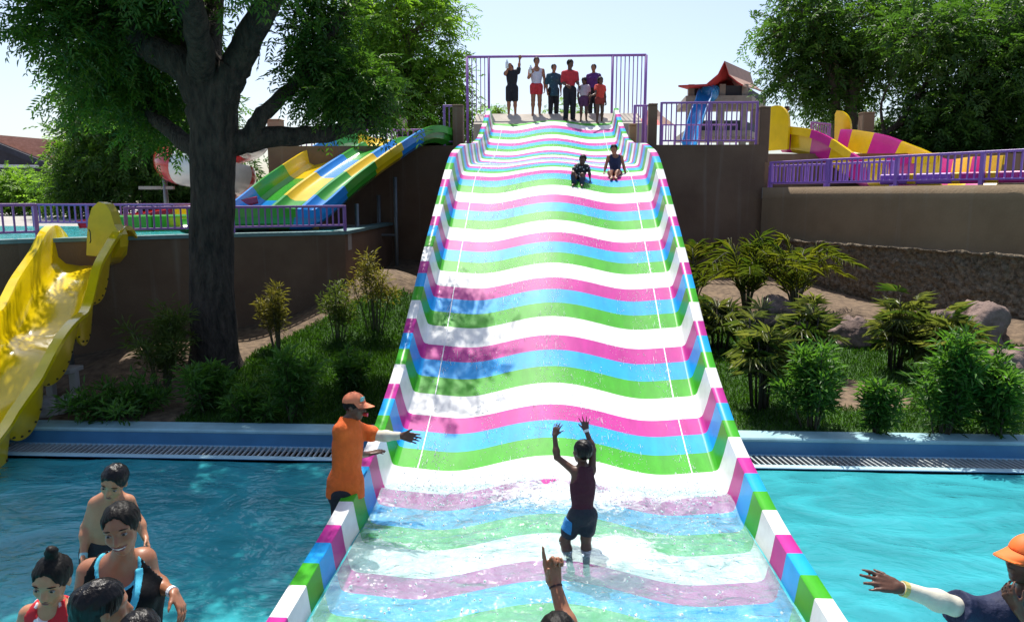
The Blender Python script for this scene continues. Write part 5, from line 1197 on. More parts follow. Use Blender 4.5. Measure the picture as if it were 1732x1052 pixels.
    def sdf_part(nm, F, m_, parent=e): a, b = F.mesh(); return obj(nm, a - base, b, m_, parent, smooth=True)
    # garments: (name, material, tags, inflate, clips, subs, extra cones)
    for gm in garments:
        pr = [q_ for q_ in prim if q_[1] in gm['tags']] + [('cone', 'x', c) for c in gm.get('extra', [])]
        F = field(pr, gm.get('inf', .012), gm.get('v', v))
        for c, n in gm.get('clips', []): F.clip(c, n)
        for a, b, ra, rb in gm.get('subs', []): F.cone(a, b, ra, rb, 0, 'sub')
        sdf_part(gm['name'], F, gm['mat'])
    ctx = dict(J=J, H=H, hh=hh, hc=hc, hax=hax, ax=ax, up=up, tf=tf, right=right, e=e, base=base, v=v, at=at_, sdf=sdf_part, eyes=eyes, prim=prim, field=field)
    if hair:
        F = Field(hc - hh * 1.3, hc + hh * 1.3, min(v, .012)); hm = hairmat or HAIR; hr_, hf_, hu_ = hax
        F.ell(hc + hu_ * .15 * hh - hf_ * .06 * hh, hax, (.365 * hh, .435 * hh, .395 * hh), 0)
        if hair in ('long', 'bob'): F.cone(hc - hf_ * .22 * hh + hu_ * .1 * hh, hc - hf_ * .25 * hh - hu_ * (.75 if hair == 'long' else .35) * hh, .33 * hh, .24 * hh, .05 * hh)
        F.clip(hc + hf_ * .12 * hh - hu_ * .02 * hh, hf_ * .62 - hu_ * .78) if hair != 'cap' else None
        if hair in ('long', 'bob'):
            F2 = Field(hc - hh * 1.3, hc + hh * 1.3, min(v, .012)); F2.cone(hc - hf_ * .24 * hh + hu_ * .15 * hh, hc - hf_ * .28 * hh - hu_ * (.8 if hair == 'long' else .4) * hh, .33 * hh, .22 * hh, 0); F.f = np.minimum(F.f, F2.f)
        if hair == 'bun': F.cone(hc + hu_ * .50 * hh - hf_ * .12 * hh, hc + hu_ * .66 * hh - hf_ * .14 * hh, .12 * hh, .135 * hh, .01)
        if hair == 'tied': F.cone(hc - hf_ * .40 * hh - hu_ * .02 * hh, hc - hf_ * .50 * hh - hu_ * .12 * hh, .2 * hh, .17 * hh, .04)
        F.ell(hc + hf_ * .36 * hh - hu_ * .06 * hh, hax, (.305 * hh, .25 * hh, (.42 if hair in ('short', 'bob', 'long') else .46) * hh), 0, 'sub')
        g = np.meshgrid(*[F.lo[k_] + F.v * np.arange(F.n[k_]) for k_ in range(3)], indexing='ij'); u1, u2, u3 = [(g[0] - hc[0]) * a_[0] + (g[1] - hc[1]) * a_[1] + (g[2] - hc[2]) * a_[2] for a_ in hax]
        th = np.arctan2(u1, u2 + .1 * hh); F.f = F.f + (.018 * hh * (np.sin(th * 23 + 3 * np.sin(u3 / hh * 7)) * .5 + np.sin(u1 / hh * 31 + u2 / hh * 17 + 2 * np.sin(u3 / hh * 13)) * .5)).astype(np.float32)
        sdf_part('hair', F, hm)
    if face:
        hr_, hf_, hu_ = hax
        for p, s_ in zip(eyes, (-1, 1)):
            bm = bmesh.new(); bmesh.ops.create_uvsphere(bm, u_segments=14, v_segments=10, radius=1); vs = np.array([x.co for x in bm.verts]); fs = [tuple(x.index for x in q_.verts) for q_ in bm.faces]; bm.free()
            Mx = np.array(hax); o = obj('eye', (vs * np.array([.062, .040, .026]) * hh) @ Mx + p - base, fs, mat('eye_white', (.26, .23, .21), .3, var=.02), e, smooth=True)
            obj('iris', (vs * np.array([.032, .018, .024]) * hh) @ Mx + p + hf_ * .028 * hh - base, fs, mat('iris_dark', (.012, .008, .006), .12, var=.02), o, smooth=True)
            m = MB(); c = p + hu_ * .105 * hh + hf_ * .035 * hh; m.tube([c - hr_ * s_ * .075 * hh + hu_ * .006 * hh, c + hu_ * .012 * hh, c + hr_ * s_ * .085 * hh - hf_ * .05 * hh], [.011 * hh, .014 * hh, .006 * hh], 6); m.build('eyebrow', HAIR, e, smooth=True, loc=base).location = (0, 0, 0)
        LIPM = mat('lip', (.26, .085, .07), .35, var=.1); c = hc + hf_ * .372 * hh - hu_ * .255 * hh; w = .155 * hh if smile else .10 * hh
        for dz, rr in ((.028, .017), (-.032, .022)):
            m = MB(); m.tube([c - hr_ * w + hu_ * (.05 if smile else 0) * hh - hf_ * .05 * hh, c - hr_ * w * .5 + hu_ * dz * hh, c + hu_ * (dz * .9) * hh + hf_ * .012 * hh, c + hr_ * w * .5 + hu_ * dz * hh, c + hr_ * w + hu_ * (.05 if smile else 0) * hh - hf_ * .05 * hh], [.006 * hh, rr * hh, rr * hh, rr * hh, .006 * hh], 6); m.build('lip', LIPM, e, smooth=True, loc=base).location = (0, 0, 0)
        if smile:
            m = MB(); m.tube([c - hr_ * w * .78 - hf_ * .03 * hh + hu_ * .012 * hh, c + hf_ * .008 * hh, c + hr_ * w * .78 - hf_ * .03 * hh + hu_ * .012 * hh], [.016 * hh, .030 * hh, .016 * hh], 6); m.build('teeth', mat('teeth', (.78, .75, .70), .25, var=.02), e, smooth=True, loc=base).location = (0, 0, 0)
    if extras: extras(ctx)
    return e
def tee(ctxJ, H, m_, hem=0.0, sleeve=.55, inf=.014, neckr=.045, name='shirt', v=None, loose=.01, tags_extra=()):
    """short sleeved shirt clipped at the hem (above the pelvis by hem*H), sleeves cut part way down the upper arm"""
    J = ctxJ; up = nrm(J['neck'] - J['pelvis']); ex = []
    for S in 'LR':
        a, b = J['sh' + S], lerp(J['sh' + S], J['el' + S], sleeve); ex.append((a - up * .006 * H, b, .031 * H, .033 * H, .02 * H))
    d = dict(name=name, mat=m_, tags={'torso', 'pelvis'}, inf=inf, extra=ex, clips=[(J['pelvis'] + up * hem * H, -up)], subs=[(J['neck'] + up * .012 * H, J['neck'] + up * .2 * H, neckr * H, .09 * H)])
    for S in 'LR':
        pass
    if v: d['v'] = v
    return d
def tunic(J, H, m_):
    d = tee(J, H, m_, -.14, .9, .012, name='tunic'); up = nrm(J['neck'] - J['pelvis']); d['extra'].append((J['pelvis'], J['pelvis'] - up * .12 * H, .082 * H, .098 * H, .03 * H)); return d
def tank(J, H, m_, hem=0.0, inf=.010, name='vest', strap=.030, scoop=.075):
    up = nrm(J['neck'] - J['pelvis']); right = nrm(J['shR'] - J['shL']); tf = np.cross(right, up)
    subs = [(J['neck'] + up * .0 * H + tf * .06 * H, J['neck'] + up * .12 * H + tf * .02 * H, scoop * H * .75, scoop * H), (J['neck'] + up * .03 * H, J['neck'] + up * .2 * H, .045 * H, .07 * H)]
    for S, s_ in (('L', -1), ('R', 1)): subs.append((J['sh' + S] + right * s_ * .022 * H - up * .035 * H, J['sh' + S] + right * s_ * .022 * H + up * .05 * H, .046 * H, .05 * H))
    return dict(name=name, mat=m_, tags={'torso', 'pelvis'}, inf=inf, clips=[(J['pelvis'] + up * hem * H, -up)], subs=subs)
def shorts(J, H, m_, length=.45, waist=.10, inf=.014, name='shorts'):
    up = nrm(J['neck'] - J['pelvis']); ex = []
    for S in 'LR':
        a, b = J['hip' + S], lerp(J['hip' + S], J['kn' + S], length); ex.append((a, b, .058 * H, .052 * H, .015 * H))
    return dict(name=name, mat=m_, tags={'pelvis'}, inf=inf, extra=ex, clips=[(J['pelvis'] + up * waist * H, up)])
def trousers(J, H, m_, to=.92, waist=.10, inf=.014, name='trousers'):
    up = nrm(J['neck'] - J['pelvis']); ex = []
    for S in 'LR':
        a, b, c = J['hip' + S], J['kn' + S], lerp(J['kn' + S], J['an' + S], to); ex += [(a, b, .058 * H, .044 * H, .015 * H), (b, c, .043 * H, .034 * H, .01 * H)]
    return dict(name=name, mat=m_, tags={'pelvis'}, inf=inf, extra=ex, clips=[(J['pelvis'] + up * waist * H, up)])
def ring(ctx, nm, a, b, t, r, w, m_):
    """a band round a limb"""
    c = lerp(a, b, t); d = nrm(np.array(b) - np.array(a)); m = MB(); m.tube([c - d * w / 2, c + d * w / 2], r, 14); m.build(nm, m_, ctx['e'], smooth=False, loc=ctx['base']).location = (0, 0, 0)
WBAND = mat('paper_wristband', (.82, .84, .86), .5, var=.03)

# ---------------------------------------------------------------- the group on the start platform
PG = 'people waiting on the start platform'
BLACKC = cloth('black', (.012, .013, .018)); NAVY = cloth('navy', (.012, .018, .06)); WHITEC = cloth('white', (.62, .60, .68)); REDC = cloth('red', (.55, .03, .04)); DARKT = cloth('dark_trouser', (.012, .012, .018))
Yp = 23.0
J, H = stand(866, 198, 107, Yp + .35)
dA = depth_of(J['neck'])
J.update(elL=U(855, 126, dA - .1), wrL=U(860, 114, dA - .15), elR=U(878, 113, dA), wrR=U(879, 101, dA + .05)); J['shR'] = lerp(J['shR'], J['elR'], .15); J['head'] = U(864, 117, dA)
def bottle(ctx):
    pass
person('man in black shirt and shorts gripping the cage bar, on the slide start', J, H, SK_M, [tee(J, H, BLACKC, .0, .55, loose=.02), shorts(J, H, BLACKC, .85)], 'short', .016, group=PG, hands={'R': dict(dir=(0, 0, 1), n=(0, -1, 0), curl=(.8, .8, .8, .8)), 'L': dict(dir=(.5, 0, .85), n=(0, -1, 0), curl=(.7, .7, .7, .7))})
def flask(label, p, col=(.7, .75, .8)):
    e = empty('water_bottle', tuple(p)); tag(e, label, 'bottle', 'water bottles held up on the platform'); m = MB(); m.tube([(0, 0, -.12), (0, 0, .06), (0, 0, .09)], [.045, .045, .022], 10); m.build('bottle_body', mat('clear_plastic', col, .15, var=.05), e, smooth=True); m = MB(); m.tube([(0, 0, .09), (0, 0, .125)], .022, 8); m.build('cap', mat('bottle_cap', (.75, .78, .8), .4), e)
flask('pale water bottle held above the head of the man in black', U(857.5, 109, dA - .18))
J, H = stand(907, 198, 102, Yp + .3, .15); dA = depth_of(J['neck'])
J.update(elL=U(894, 132, dA - .12), wrL=U(899, 124, dA - .25))
person('man in white vest and red shorts on the slide start', J, H, SK_M, [tank(J, H, WHITEC, .02), shorts(J, H, REDC, .42, .06)], 'short', .016, group=PG, hands={'L': dict(dir=(.2, -.2, .9), n=(0, -1, 0), curl=(.8, .8, .8, .8))})
flask('pale water bottle in the hand of the man in white vest', U(897.5, 118, dA - .27))
J, H = stand(936, 198, 113, Yp + .35, .3); TEAL = print_mat('teal_print', (.02, .07, .10), (.12, .25, .28), 16, .3)
person('woman in dark teal patterned tunic and leggings on the slide start', J, H, SK_M, [tunic(J, H, TEAL), trousers(J, H, DARKT, .9)], 'short', .016, group=PG, bust=.9)
J, H = stand(963, 206, 106, Yp - .2, .22); dA = depth_of(J['neck'])
J.update(elL=U(952, 140, dA), wrL=U(960, 146, dA - .25), elR=U(976, 138, dA), wrR=U(980, 147, dA - .15))
person('tall man in red shirt and black trousers on the slide start', J, H, SK_D, [tee(J, H, REDC, .05, .85, .012), trousers(J, H, DARKT, .97)], 'short', .016, group=PG, headF=(.55, -.8, -.25))
J, H = stand(1003, 198, 113, Yp + .4, -.25); VIO = print_mat('violet_print', (.09, .02, .16), (.5, .45, .55), 14, .24)
person('woman in violet printed top behind two children on the slide start', J, H, SK_M, [tee(J, H, VIO, -.02, .85, .012), trousers(J, H, DARKT, .95)], 'short', .016, group=PG, bust=.9)
J, H = stand(987, 207, 134, Yp - .25, child=True)
person('girl in pale top and purple shorts with long hair on the slide start', J, H, SK_D, [tee(J, H, cloth('pale_lilac', (.45, .38, .42)), .06, .5), shorts(J, H, cloth('purple', (.10, .03, .09)), .5, .10)], 'long', .015, head_h=.165 * H, group=PG, headF=(-.3, -.8, -.5))
J, H = stand(1014, 210, 133, Yp - .42, .5, child=True); dA = depth_of(J['neck']); J.update(elL=U(1007, 160, dA - .15), wrL=U(999, 163, dA - .3))
person('child in red top leaning forward at the lip of the slide start', J, H, SK_D, [tee(J, H, cloth('coral_red', (.6, .05, .03)), .0, .4), shorts(J, H, cloth('red_brown', (.25, .03, .02)), .25, .10)], 'bob', .015, head_h=.165 * H, group=PG)
# two more people far back
J, H = stand(1328, 242, 182, 24.6, .9)
person('small figure in yellow shirt beside the yellow slide head at right', J, H, SK_D, [tee(J, H, cloth('lime', (.32, .38, .05)), -.02, .6), trousers(J, H, DARKT, .9)], 'short', .02)
J, H = stand(680, 252, 190, 22.4, .3, child=True)
person('small figure in pale shirt behind the blue slide head', J, H, SK_L, [tee(J, H, cloth('pale_pink', (.5, .36, .34)), -.02, .5), shorts(J, H, DARKT, .6)], 'short', .02, head_h=.15 * H)

# ---------------------------------------------------------------- two children sitting on the slide
def slide_pt(px, py):
    """where a pixel ray meets the striped slide's floor"""
    r = ray(px, py); d = 6.0
    for _ in range(1600):
        p = CAM + r * d
        i = np.argmin(abs(yy - p[1])); ny_, nz_ = rail_at(S_[i])[2:]
        zf = np.interp(p[1], yy + 0, zz) - HW / max(nz_, .3) + floor_h(p[0])
        if p[2] <= zf: return p, d
        d += .01
    return p, d
p0, d0 = slide_pt(978, 312)
J = dict(pelvis=U(979, 301, d0 + .30), neck=U(984, 281, d0 + .22), head=U(985.5, 271, d0 + .16), shL=U(974, 282.5, d0 + .2), shR=U(993, 282.5, d0 + .22), elL=U(969, 291, d0 + .12), elR=U(997, 292, d0 + .2), wrL=U(972, 297, d0 - .02), wrR=U(998, 303, d0 + .15), hipL=U(974, 303, d0 + .27), hipR=U(984, 303, d0 + .27), knL=U(970, 294, d0 - .02), knR=U(985, 296, d0 - .02), anL=U(971, 311, d0 - .02), anR=U(984, 312, d0 - .02), toeL=U(968, 314, d0 - .14), toeR=U(984, 315, d0 - .14))
DEN = cloth('dark_denim', (.02, .035, .07)); person('small boy in patterned shirt and jeans squatting on the striped slide', J, 1.05, SK_D, [tee(J, 1.05, print_mat('bw_print', (.02, .02, .025), (.55, .55, .55), 20, .42), .0, .55, .012), trousers(J, 1.05, DEN, .92, .08, .010)], 'short', .011, head_h=.185, headF=(-.05, -.95, -.3))
p0, d0 = slide_pt(1037, 303); d0 += .1
J = dict(pelvis=U(1041, 293, d0 + .28), neck=U(1040, 264, d0 + .30), head=U(1038.5, 253.5, d0 + .26), shL=U(1029, 266, d0 + .28), shR=U(1051, 266, d0 + .30), elL=U(1025, 280, d0 + .3), elR=U(1055, 281, d0 + .32), wrL=U(1022, 292, d0 + .28), wrR=U(1058.5, 295, d0 + .3), hipL=U(1036, 294, d0 + .22), hipR=U(1046, 294, d0 + .22), knL=U(1031, 292, d0 - .02), knR=U(1045, 291, d0 - .02), anL=U(1035, 301, d0 - .12), anR=U(1041, 301, d0 - .12), toeL=U(1033, 303, d0 - .22), toeR=U(1043, 303, d0 - .22))
person('girl in navy swimsuit with bare legs sitting on the striped slide', J, 1.12, SK_M, [tank(J, 1.12, NAVY, -.06), shorts(J, 1.12, cloth('maroon', (.05, .012, .02)), .35, .05)], 'bob', .011, head_h=.19, hands={'L': dict(dir=(-.4, -.3, -.6), curl=(.1, .1, .1, .1)), 'R': dict(dir=(.6, -.2, -.4), curl=(.1, .1, .1, .1))}, headF=(-.1, -.95, -.2))

# ---------------------------------------------------------------- boy standing in the landing water, seen from behind, arms up
pf = Uz(975, 935, .06); d = depth_of(pf); H = 1.19
P_ = lambda px, py, dd=0: U(px, py, d + dd)
J = dict(pelvis=P_(985, 868), neck=P_(986, 792, .04), head=P_(985, 765, .08), shR=P_(972, 797, .02), shL=P_(1001, 795, .08), elR=P_(942, 773, .08), wrR=P_(938, 736, .12), elL=P_(1003, 760, .12), wrL=P_(991, 727, .16), hipR=P_(976, 872), hipL=P_(995, 871, .02), knR=P_(955, 914, .02), knL=P_(991, 910, .0), anR=P_(966, 963, -.02), anL=P_(992, 965, 0), toeR=P_(957, 968, .1), toeL=P_(992, 970, .12))
MAROON = cloth('dark_maroon', (.055, .006, .018)); TRK = cloth('black_swim_trunk', (.012, .018, .03)); TRB = cloth('blue_trunk_panel', (.03, .22, .5))
gT = tank(J, H, MAROON, .03, .008, scoop=.05); gS = shorts(J, H, TRK, .62, .10, .010, 'swim_shorts')
rt = nrm(J['shR'] - J['shL'])
pan = dict(name='blue_side_panel', mat=TRB, tags=set(), inf=.0135, extra=[(J['hipR'] + rt * .006, lerp(J['hipR'], J['knR'], .60), .058 * H, .052 * H, .015 * H)], clips=[(lerp(J['hipR'], J['knR'], .3) + rt * .035 * H, -rt), (lerp(J['hipR'], J['knR'], .2), -nrm(J['knR'] - J['hipR'])), (lerp(J['hipR'], J['knR'], .64), nrm(J['knR'] - J['hipR']))])
person('boy in maroon vest with raised arms standing in the landing water', J, H, SK_D, [gT, gS, pan], 'short', .0085, head_h=.215, girth=.92, headF=(-.35, .93, .05), hairmat=WETHAIR,
       hands={'L': dict(dir=(-.12, .1, 1), n=(0, 1, 0), thumb=(-1, 0, 0), curl=(.05, .03, .05, .08), spread=.35, tcurl=0), 'R': dict(dir=(.25, .25, .9), n=(.5, .8, 0), thumb=(1, 0, .3), curl=(.25, .2, .2, .25), spread=.2)},
       extras=lambda c: ring(c, 'wristband', c['J']['elL'], c['J']['wrL'], .95, .026, .022, WBAND))

# ---------------------------------------------------------------- pool guard in orange at the left rail
pf = Uz(566, 885, 0); d = 6.85; H = 1.74
P_ = lambda px, py, dd=0: U(px, py, d + dd)
J = dict(pelvis=P_(585, 830, .0), neck=P_(590, 713, .0), head=P_(600, 688, -.02), shL=P_(577, 728, -.13), shR=P_(609, 727, .22), elL=P_(594, 772, -.02), wrL=P_(622, 768, .28), elR=P_(642, 737, .15), wrR=P_(681, 737, .1), hipL=P_(580, 835, -.08), hipR=P_(592, 835, .09), knL=P_(580, 920, -.1), knR=P_(590, 918, .08), anL=P_(574, 1000, -.1), anR=P_(584, 998, .08), toeL=P_(595, 1010, -.1), toeR=P_(606, 1008, .08))
J['shR'] = P_(606, 727, .18); ORG = cloth('orange', (.78, .13, .012), var=.12); CREAM = cloth('cream_sleeve', (.62, .58, .46), bump=.12)
def cap(ctx, col, panel=None):
    hr_, hf_, hu_ = ctx['hax']; hh, hc = ctx['hh'], ctx['hc']; F = Field(hc - hh * 1.1, hc + hh * 1.1, .0075); F.ell(hc + hu_ * .17 * hh - hf_ * .05 * hh, ctx['hax'], (.385 * hh, .455 * hh, .41 * hh), 0); F.clip(hc + hu_ * .17 * hh, -hu_ + hf_ * .12); o = ctx['sdf']('cap', F, col)
    m = MB(); n = 13; V = []; rows = 5
    for i in range(n):
        a = R(-72 + 144 * i / (n - 1))
        for j in range(rows):
            t = j / (rows - 1); x = math.sin(a) * .37 * hh * (1 - .1 * t); y = (math.cos(a) * .44 + t * (.42 * math.cos(a) ** .6 if math.cos(a) > 0 else 0)) * hh
            p = hc + hr_ * x + hf_ * (y - .05 * hh) + hu_ * (.19 - .10 * t - .10 * math.sin(a) ** 2 * t) * hh; V.append(p)
    V = np.array(V); V2 = V + hu_ * .022 * hh; nn = len(V); f1 = grid_faces(n, rows); f2 = grid_faces(n, rows, True) + nn; F_ = [tuple(x) for x in f1] + [tuple(x) for x in f2]
    bd = [i * rows + rows - 1 for i in range(n)]; F_ += [(bd[i], bd[i + 1], bd[i + 1] + nn, bd[i] + nn) for i in range(n - 1)]
    obj('cap_peak', np.concatenate([V, V2]) - ctx['base'], F_, col, o, smooth=True)
    b = MB(); c = hc + hu_ * .585 * hh - hf_ * .05 * hh; b.tube([c - hu_ * .01 * hh, c + hu_ * .02 * hh], .03 * hh, 8); b.build('cap_button', col, o, loc=ctx['base']).location = (0, 0, 0)
    if panel:
        bdg = MB(); c = hc + hf_ * .36 * hh + hu_ * .36 * hh + hr_ * .04; bdg.box(c, (.075, .012, .04), np.array(ctx['hax']).T, bev=.003); bdg.build('badge', panel, o, loc=ctx['base']).location = (0, 0, 0)
def arm_sleeve(ctx, S, a0, a1, m_):
    J, H = ctx['J'], ctx['H']; F = Field(np.minimum(J['sh' + S], J['wr' + S]) - .25, np.maximum(J['sh' + S], J['wr' + S]) + .25, .009); F.cone(J['sh' + S], J['el' + S], .034 * H, .027 * H, .01); F.cone(J['el' + S], J['wr' + S], .0285 * H, .0205 * H, .012); F.ell(lerp(J['el' + S], J['wr' + S], .28), np.eye(3), (.029 * H,) * 3, .02 * H)
    du, df = nrm(J['el' + S] - J['sh' + S]), nrm(J['wr' + S] - J['el' + S]); F.clip(lerp(J['sh' + S], J['el' + S], a0), -du); F.clip(lerp(J['el' + S], J['wr' + S], a1), df); ctx['sdf']('arm_sleeve', F, m_)
def guard_extras(ctx):
    cap(ctx, mat('cap_orange', (.72, .20, .09), .7, var=.1), mat('cap_badge', (.12, .45, .45), .5)); arm_sleeve(ctx, 'R', .45, .93, CREAM)
    c = ctx['hc'] + ctx['hax'][1] * .50 * ctx['hh'] - ctx['hax'][2] * .25 * ctx['hh']; m = MB(); m.tube([c - ctx['hax'][1] * .06, c + ctx['hax'][1] * .012], [.012, .018], 8); m.build('whistle', mat('red_plastic', (.6, .03, .03), .3), ctx['e'], loc=ctx['base']).location = (0, 0, 0)
    # pale lettering on the back of the shirt
    tx = bpy.data.curves.new('back_print', 'FONT'); tx.body = 'RK'; tx.size = .075; tx.extrude = .002; tx.materials.append(mat('shirt_print', (.75, .7, .65), .7)); o_ = bpy.data.objects.new('back_print', tx); me_ = bpy.data.meshes.new_from_object(o_); bpy.data.objects.remove(o_); o = bpy.data.objects.new('back_print', me_); link(o, ctx['e'])
    t = ctx['at'](.82) - ctx['tf'] * (.066 * H) - ctx['right'] * .0; from mathutils import Matrix
    M = Matrix([list(-ctx['right']), list(ctx['up']), list(-ctx['tf'])]).transposed().to_4x4(); M.translation = Vector(t - ctx['tf'] * .022 - ctx['right'] * -.05 - ctx['base']); o.matrix_local = M
gt = tee(J, H, ORG, -.03, .62, .02, .04, 'polo_shirt'); gt['extra'].append((J['pelvis'] + V3(0, 0, .08), J['pelvis'] - V3(0, 0, .06), .085 * H, .085 * H, .04))
person('pool guard in orange shirt and cap reaching over the left rail', J, H, SK_D, [gt, trousers(J, H, DARKT, .5, .06, .014)], 'short', .0095, head_h=.235, headF=(.92, -.15, -.05),
       hands={'R': dict(dir=(.85, -.1, -.12), n=(-.1, -.9, .2), thumb=(.2, .3, .9), curl=(.08, .08, .1, .12), spread=.06), 'L': dict(dir=(.8, .45, .1), n=(0, 0, -1), thumb=(0, 1, 0), curl=(.15, .15, .15, .2))}, extras=guard_extras, root=(pf[0], pf[1], -.7))

# ---------------------------------------------------------------- guard at the right edge, navy shirt, orange cap
d = 3.75; H = 1.74; P_ = lambda px, py, dd=0: U(px, py, d + dd)
J = dict(pelvis=P_(1770, 1290, .1), neck=P_(1742, 1016, .0), head=P_(1738, 948, -.02), shL=P_(1668, 1046, .02), shR=P_(1806, 1056, .1), elL=P_(1612, 1024, -.04), wrL=P_(1518, 992, -.06), elR=P_(1800, 1140, -.12), wrR=P_(1722, 1010, -.22), hipL=P_(1730, 1300, .1), hipR=P_(1800, 1300, .1), knL=P_(1735, 1480, .1), knR=P_(1800, 1480, .1), anL=P_(1735, 1640, .1), anR=P_(1800, 1640, .1), toeL=P_(1700, 1660, -.05), toeR=P_(1780, 1660, -.05))
J['wrR'] = P_(1722, 1030, -.14); J['elR'] = P_(1775, 1090, -.2)
gn = None
NAVS = cloth('navy_tee', (.010, .016, .055), .75)
gn = tee(J, H, NAVS, -.03, .85, .014, .042, 'shirt'); gn['extra'].append((J['shL'], lerp(J['shL'], J['elL'], .88), .040 * H, .040 * H, .02 * H)); gn['extra'].append((J['neck'] - V3(0, 0, .03), J['shL'], .05 * H, .042 * H, .04 * H)); gn['clips'].append((lerp(J['shL'], J['elL'], .93), nrm(J['elL'] - J['shL'])))
def g2(ctx):
    cap(ctx, mat('cap_bright_orange', (.85, .16, .02), .65, var=.1)); arm_sleeve(ctx, 'L', .8, .93, CREAM)
    for t_ in (.86, .885, .91): ring(ctx, 'bangle', ctx['J']['elL'], ctx['J']['wrL'], t_, .0385, .008, mat('yellow_bangle', (.6, .5, .15), .5))
person('pool guard in navy shirt and bright orange cap at the right edge', J, H, SK_D, [gn, trousers(J, H, DARKT, .5)], 'short', .0095, head_h=.235, headF=(-.93, -.22, .10), headUp=(.15, .05, 1),
       hands={'L': dict(dir=(-.93, .0, .22), n=(.1, .6, -.8), thumb=(0, .3, .9), curl=(.06, .06, .1, .14), spread=.12), 'R': dict(dir=(-.45, .3, .75), n=(.75, .4, .2), thumb=(.3, 0, .9), curl=(.5, .55, .6, .6), size=.16)}, extras=g2)

# ---------------------------------------------------------------- left foreground group
FG = 'bathers in the left foreground'
d = 3.9; H = 1.66; P_ = lambda px, py, dd=0: U(px, py, d + dd)
J = dict(pelvis=P_(222, 1118, .1), neck=P_(202, 948, .02), head=P_(206, 893, -.10), shL=P_(152, 966, .02), shR=P_(238, 940, .10), elL=P_(130, 1068, -.02), wrL=P_(105, 1165, -.18), elR=P_(246, 975, .30), wrR=P_(293, 1003, .12), hipL=P_(196, 1130, .1), hipR=P_(252, 1128, .12), knL=P_(200, 1260, .0), knR=P_(256, 1255, .1), anL=P_(200, 1400, .1), anR=P_(256, 1400, .15), toeL=P_(190, 1440, -.1), toeR=P_(262, 1440, -.05))
J['shR'] = P_(243, 946, .10); J['elR'] = P_(258, 985, .16); J['wrR'] = P_(294, 1002, .02)
BSW = cloth('black_swimsuit', (.003, .0035, .005), .7, spec=.12, bump=.25); CYB = print_mat('cyan_trim', (.06, .45, .62), (.01, .02, .03), 60, .22)
def woman_extras(ctx):
    J, H, at_, rt, tf_, up_ = ctx['J'], ctx['H'], ctx['at'], ctx['right'], ctx['tf'], ctx['up']
    # cyan neckline, armholes and the curved side stripe laid on the suit
    pr = [q_ for q_ in ctx['prim'] if q_[1] in ('torso', 'pelvis')]
    F = ctx['field'](pr, .0165, .0085); g = np.meshgrid(*[F.lo[k] + F.v * np.arange(F.n[k]) for k in range(3)], indexing='ij'); P = np.stack(g, -1) - at_(.5); a = P @ rt; b = P @ up_; c = P @ tf_
    mid = .035 + .065 * np.tanh((b - .05) / .10) ; st = np.maximum(np.abs(a - mid) - .020, -c)
    F.f = np.maximum(F.f, st.astype(np.float32)); F.clip(J['pelvis'] - up_ * .05 * H, -up_); F.clip(J['neck'] - up_ * .02 * H, up_); ctx['sdf']('side_stripe', F, CYB)
    nk = J['neck']; pts = []
    for s_ in np.linspace(-1, 1, 15):
        x = s_ * .074 * H; z = -.105 * H * (1 - abs(s_) ** 2.6) + .028 * H; y = .088 * H * (1 - .55 * s_ * s_) * (.5 if abs(s_) > .9 else 1); pts.append(nk + rt * x + up_ * z + tf_ * y)
    ring(ctx, 'wristband', J['elR'], J['wrR'], .93, .031, .026, WBAND)
wgarm = tank(J, H, BSW, -.1, .010, 'swimsuit', scoop=.085)
wtrim = tank(J, H, CYB, .165, .0125, 'neck_trim', scoop=.073)
rt_ = nrm(J['shR'] - J['shL']); up_ = nrm(J['neck'] - J['pelvis']); tfw = np.cross(rt_, up_)
trim = dict(name='neckline_trim', mat=CYB, tags={'torso'}, inf=.0115, clips=[(J['neck'] - up_ * .10 * H, -up_)], subs=wgarm['subs'] )
# the black suit is cut a little lower than the trim, so the trim shows as a rim
wg2 = dict(wgarm); wg2['subs'] = list(wgarm['subs']); s0 = wg2['subs'][0]; wg2['subs'][0] = (s0[0], s0[1], s0[2] + .010, s0[3] + .010); wg2['inf'] = .0135
person('smiling woman in black swimsuit with cyan trim in the left foreground', J, H, SK_M, [wg2, trim], 'tied', .0085, head_h=.245, girth=1.16, bust=1.25, headF=(.22, -.95, -.12), headUp=(-.12, 0, 1), face=True, smile=True, hands={'R': dict(dir=(.55, -.35, -.6), n=(-.5, -.3, -.6), thumb=(-.3, -.9, 0), curl=(.25, .35, .3, .4), spread=.12)}, extras=woman_extras, group=FG, root=(J['pelvis'][0], J['pelvis'][1], -.34))
d = 4.75; H = 1.36; P_ = lambda px, py, dd=0: U(px, py, d + dd)
J = dict(pelvis=P_(176, 925, .08), neck=P_(190, 842, .02), head=P_(193, 815, -.03), shL=P_(162, 852, .02), shR=P_(217, 848, .05), elL=P_(145, 892, .03), wrL=P_(141, 942, -.05), elR=P_(234, 880, .1), wrR=P_(246, 910, .05), hipL=P_(160, 932, .08), hipR=P_(194, 932, .08), knL=P_(160, 1010, .05), knR=P_(196, 1010, .05), anL=P_(160, 1085, .08), anR=P_(196, 1085, .08), toeL=P_(155, 1105, -.05), toeR=P_(200, 1105, -.05))
person('shirtless boy with wet black hair behind the woman in black swimsuit', J, H, SK_L, [shorts(J, H, BLACKC, .7, .09, .012, 'swim_shorts')], 'short', .0095, head_h=.215, girth=.93, face=True, hairmat=WETHAIR, headF=(.05, -.9, -.4), group=FG, root=(J['pelvis'][0], J['pelvis'][1], -.5), extras=lambda c: ring(c, 'wristband', c['J']['elL'], c['J']['wrL'], .95, .024, .03, mat('teal_band', (.3, .55, .6), .5)))
d = 3.45; H = 1.22; P_ = lambda px, py, dd=0: U(px, py, d + dd)
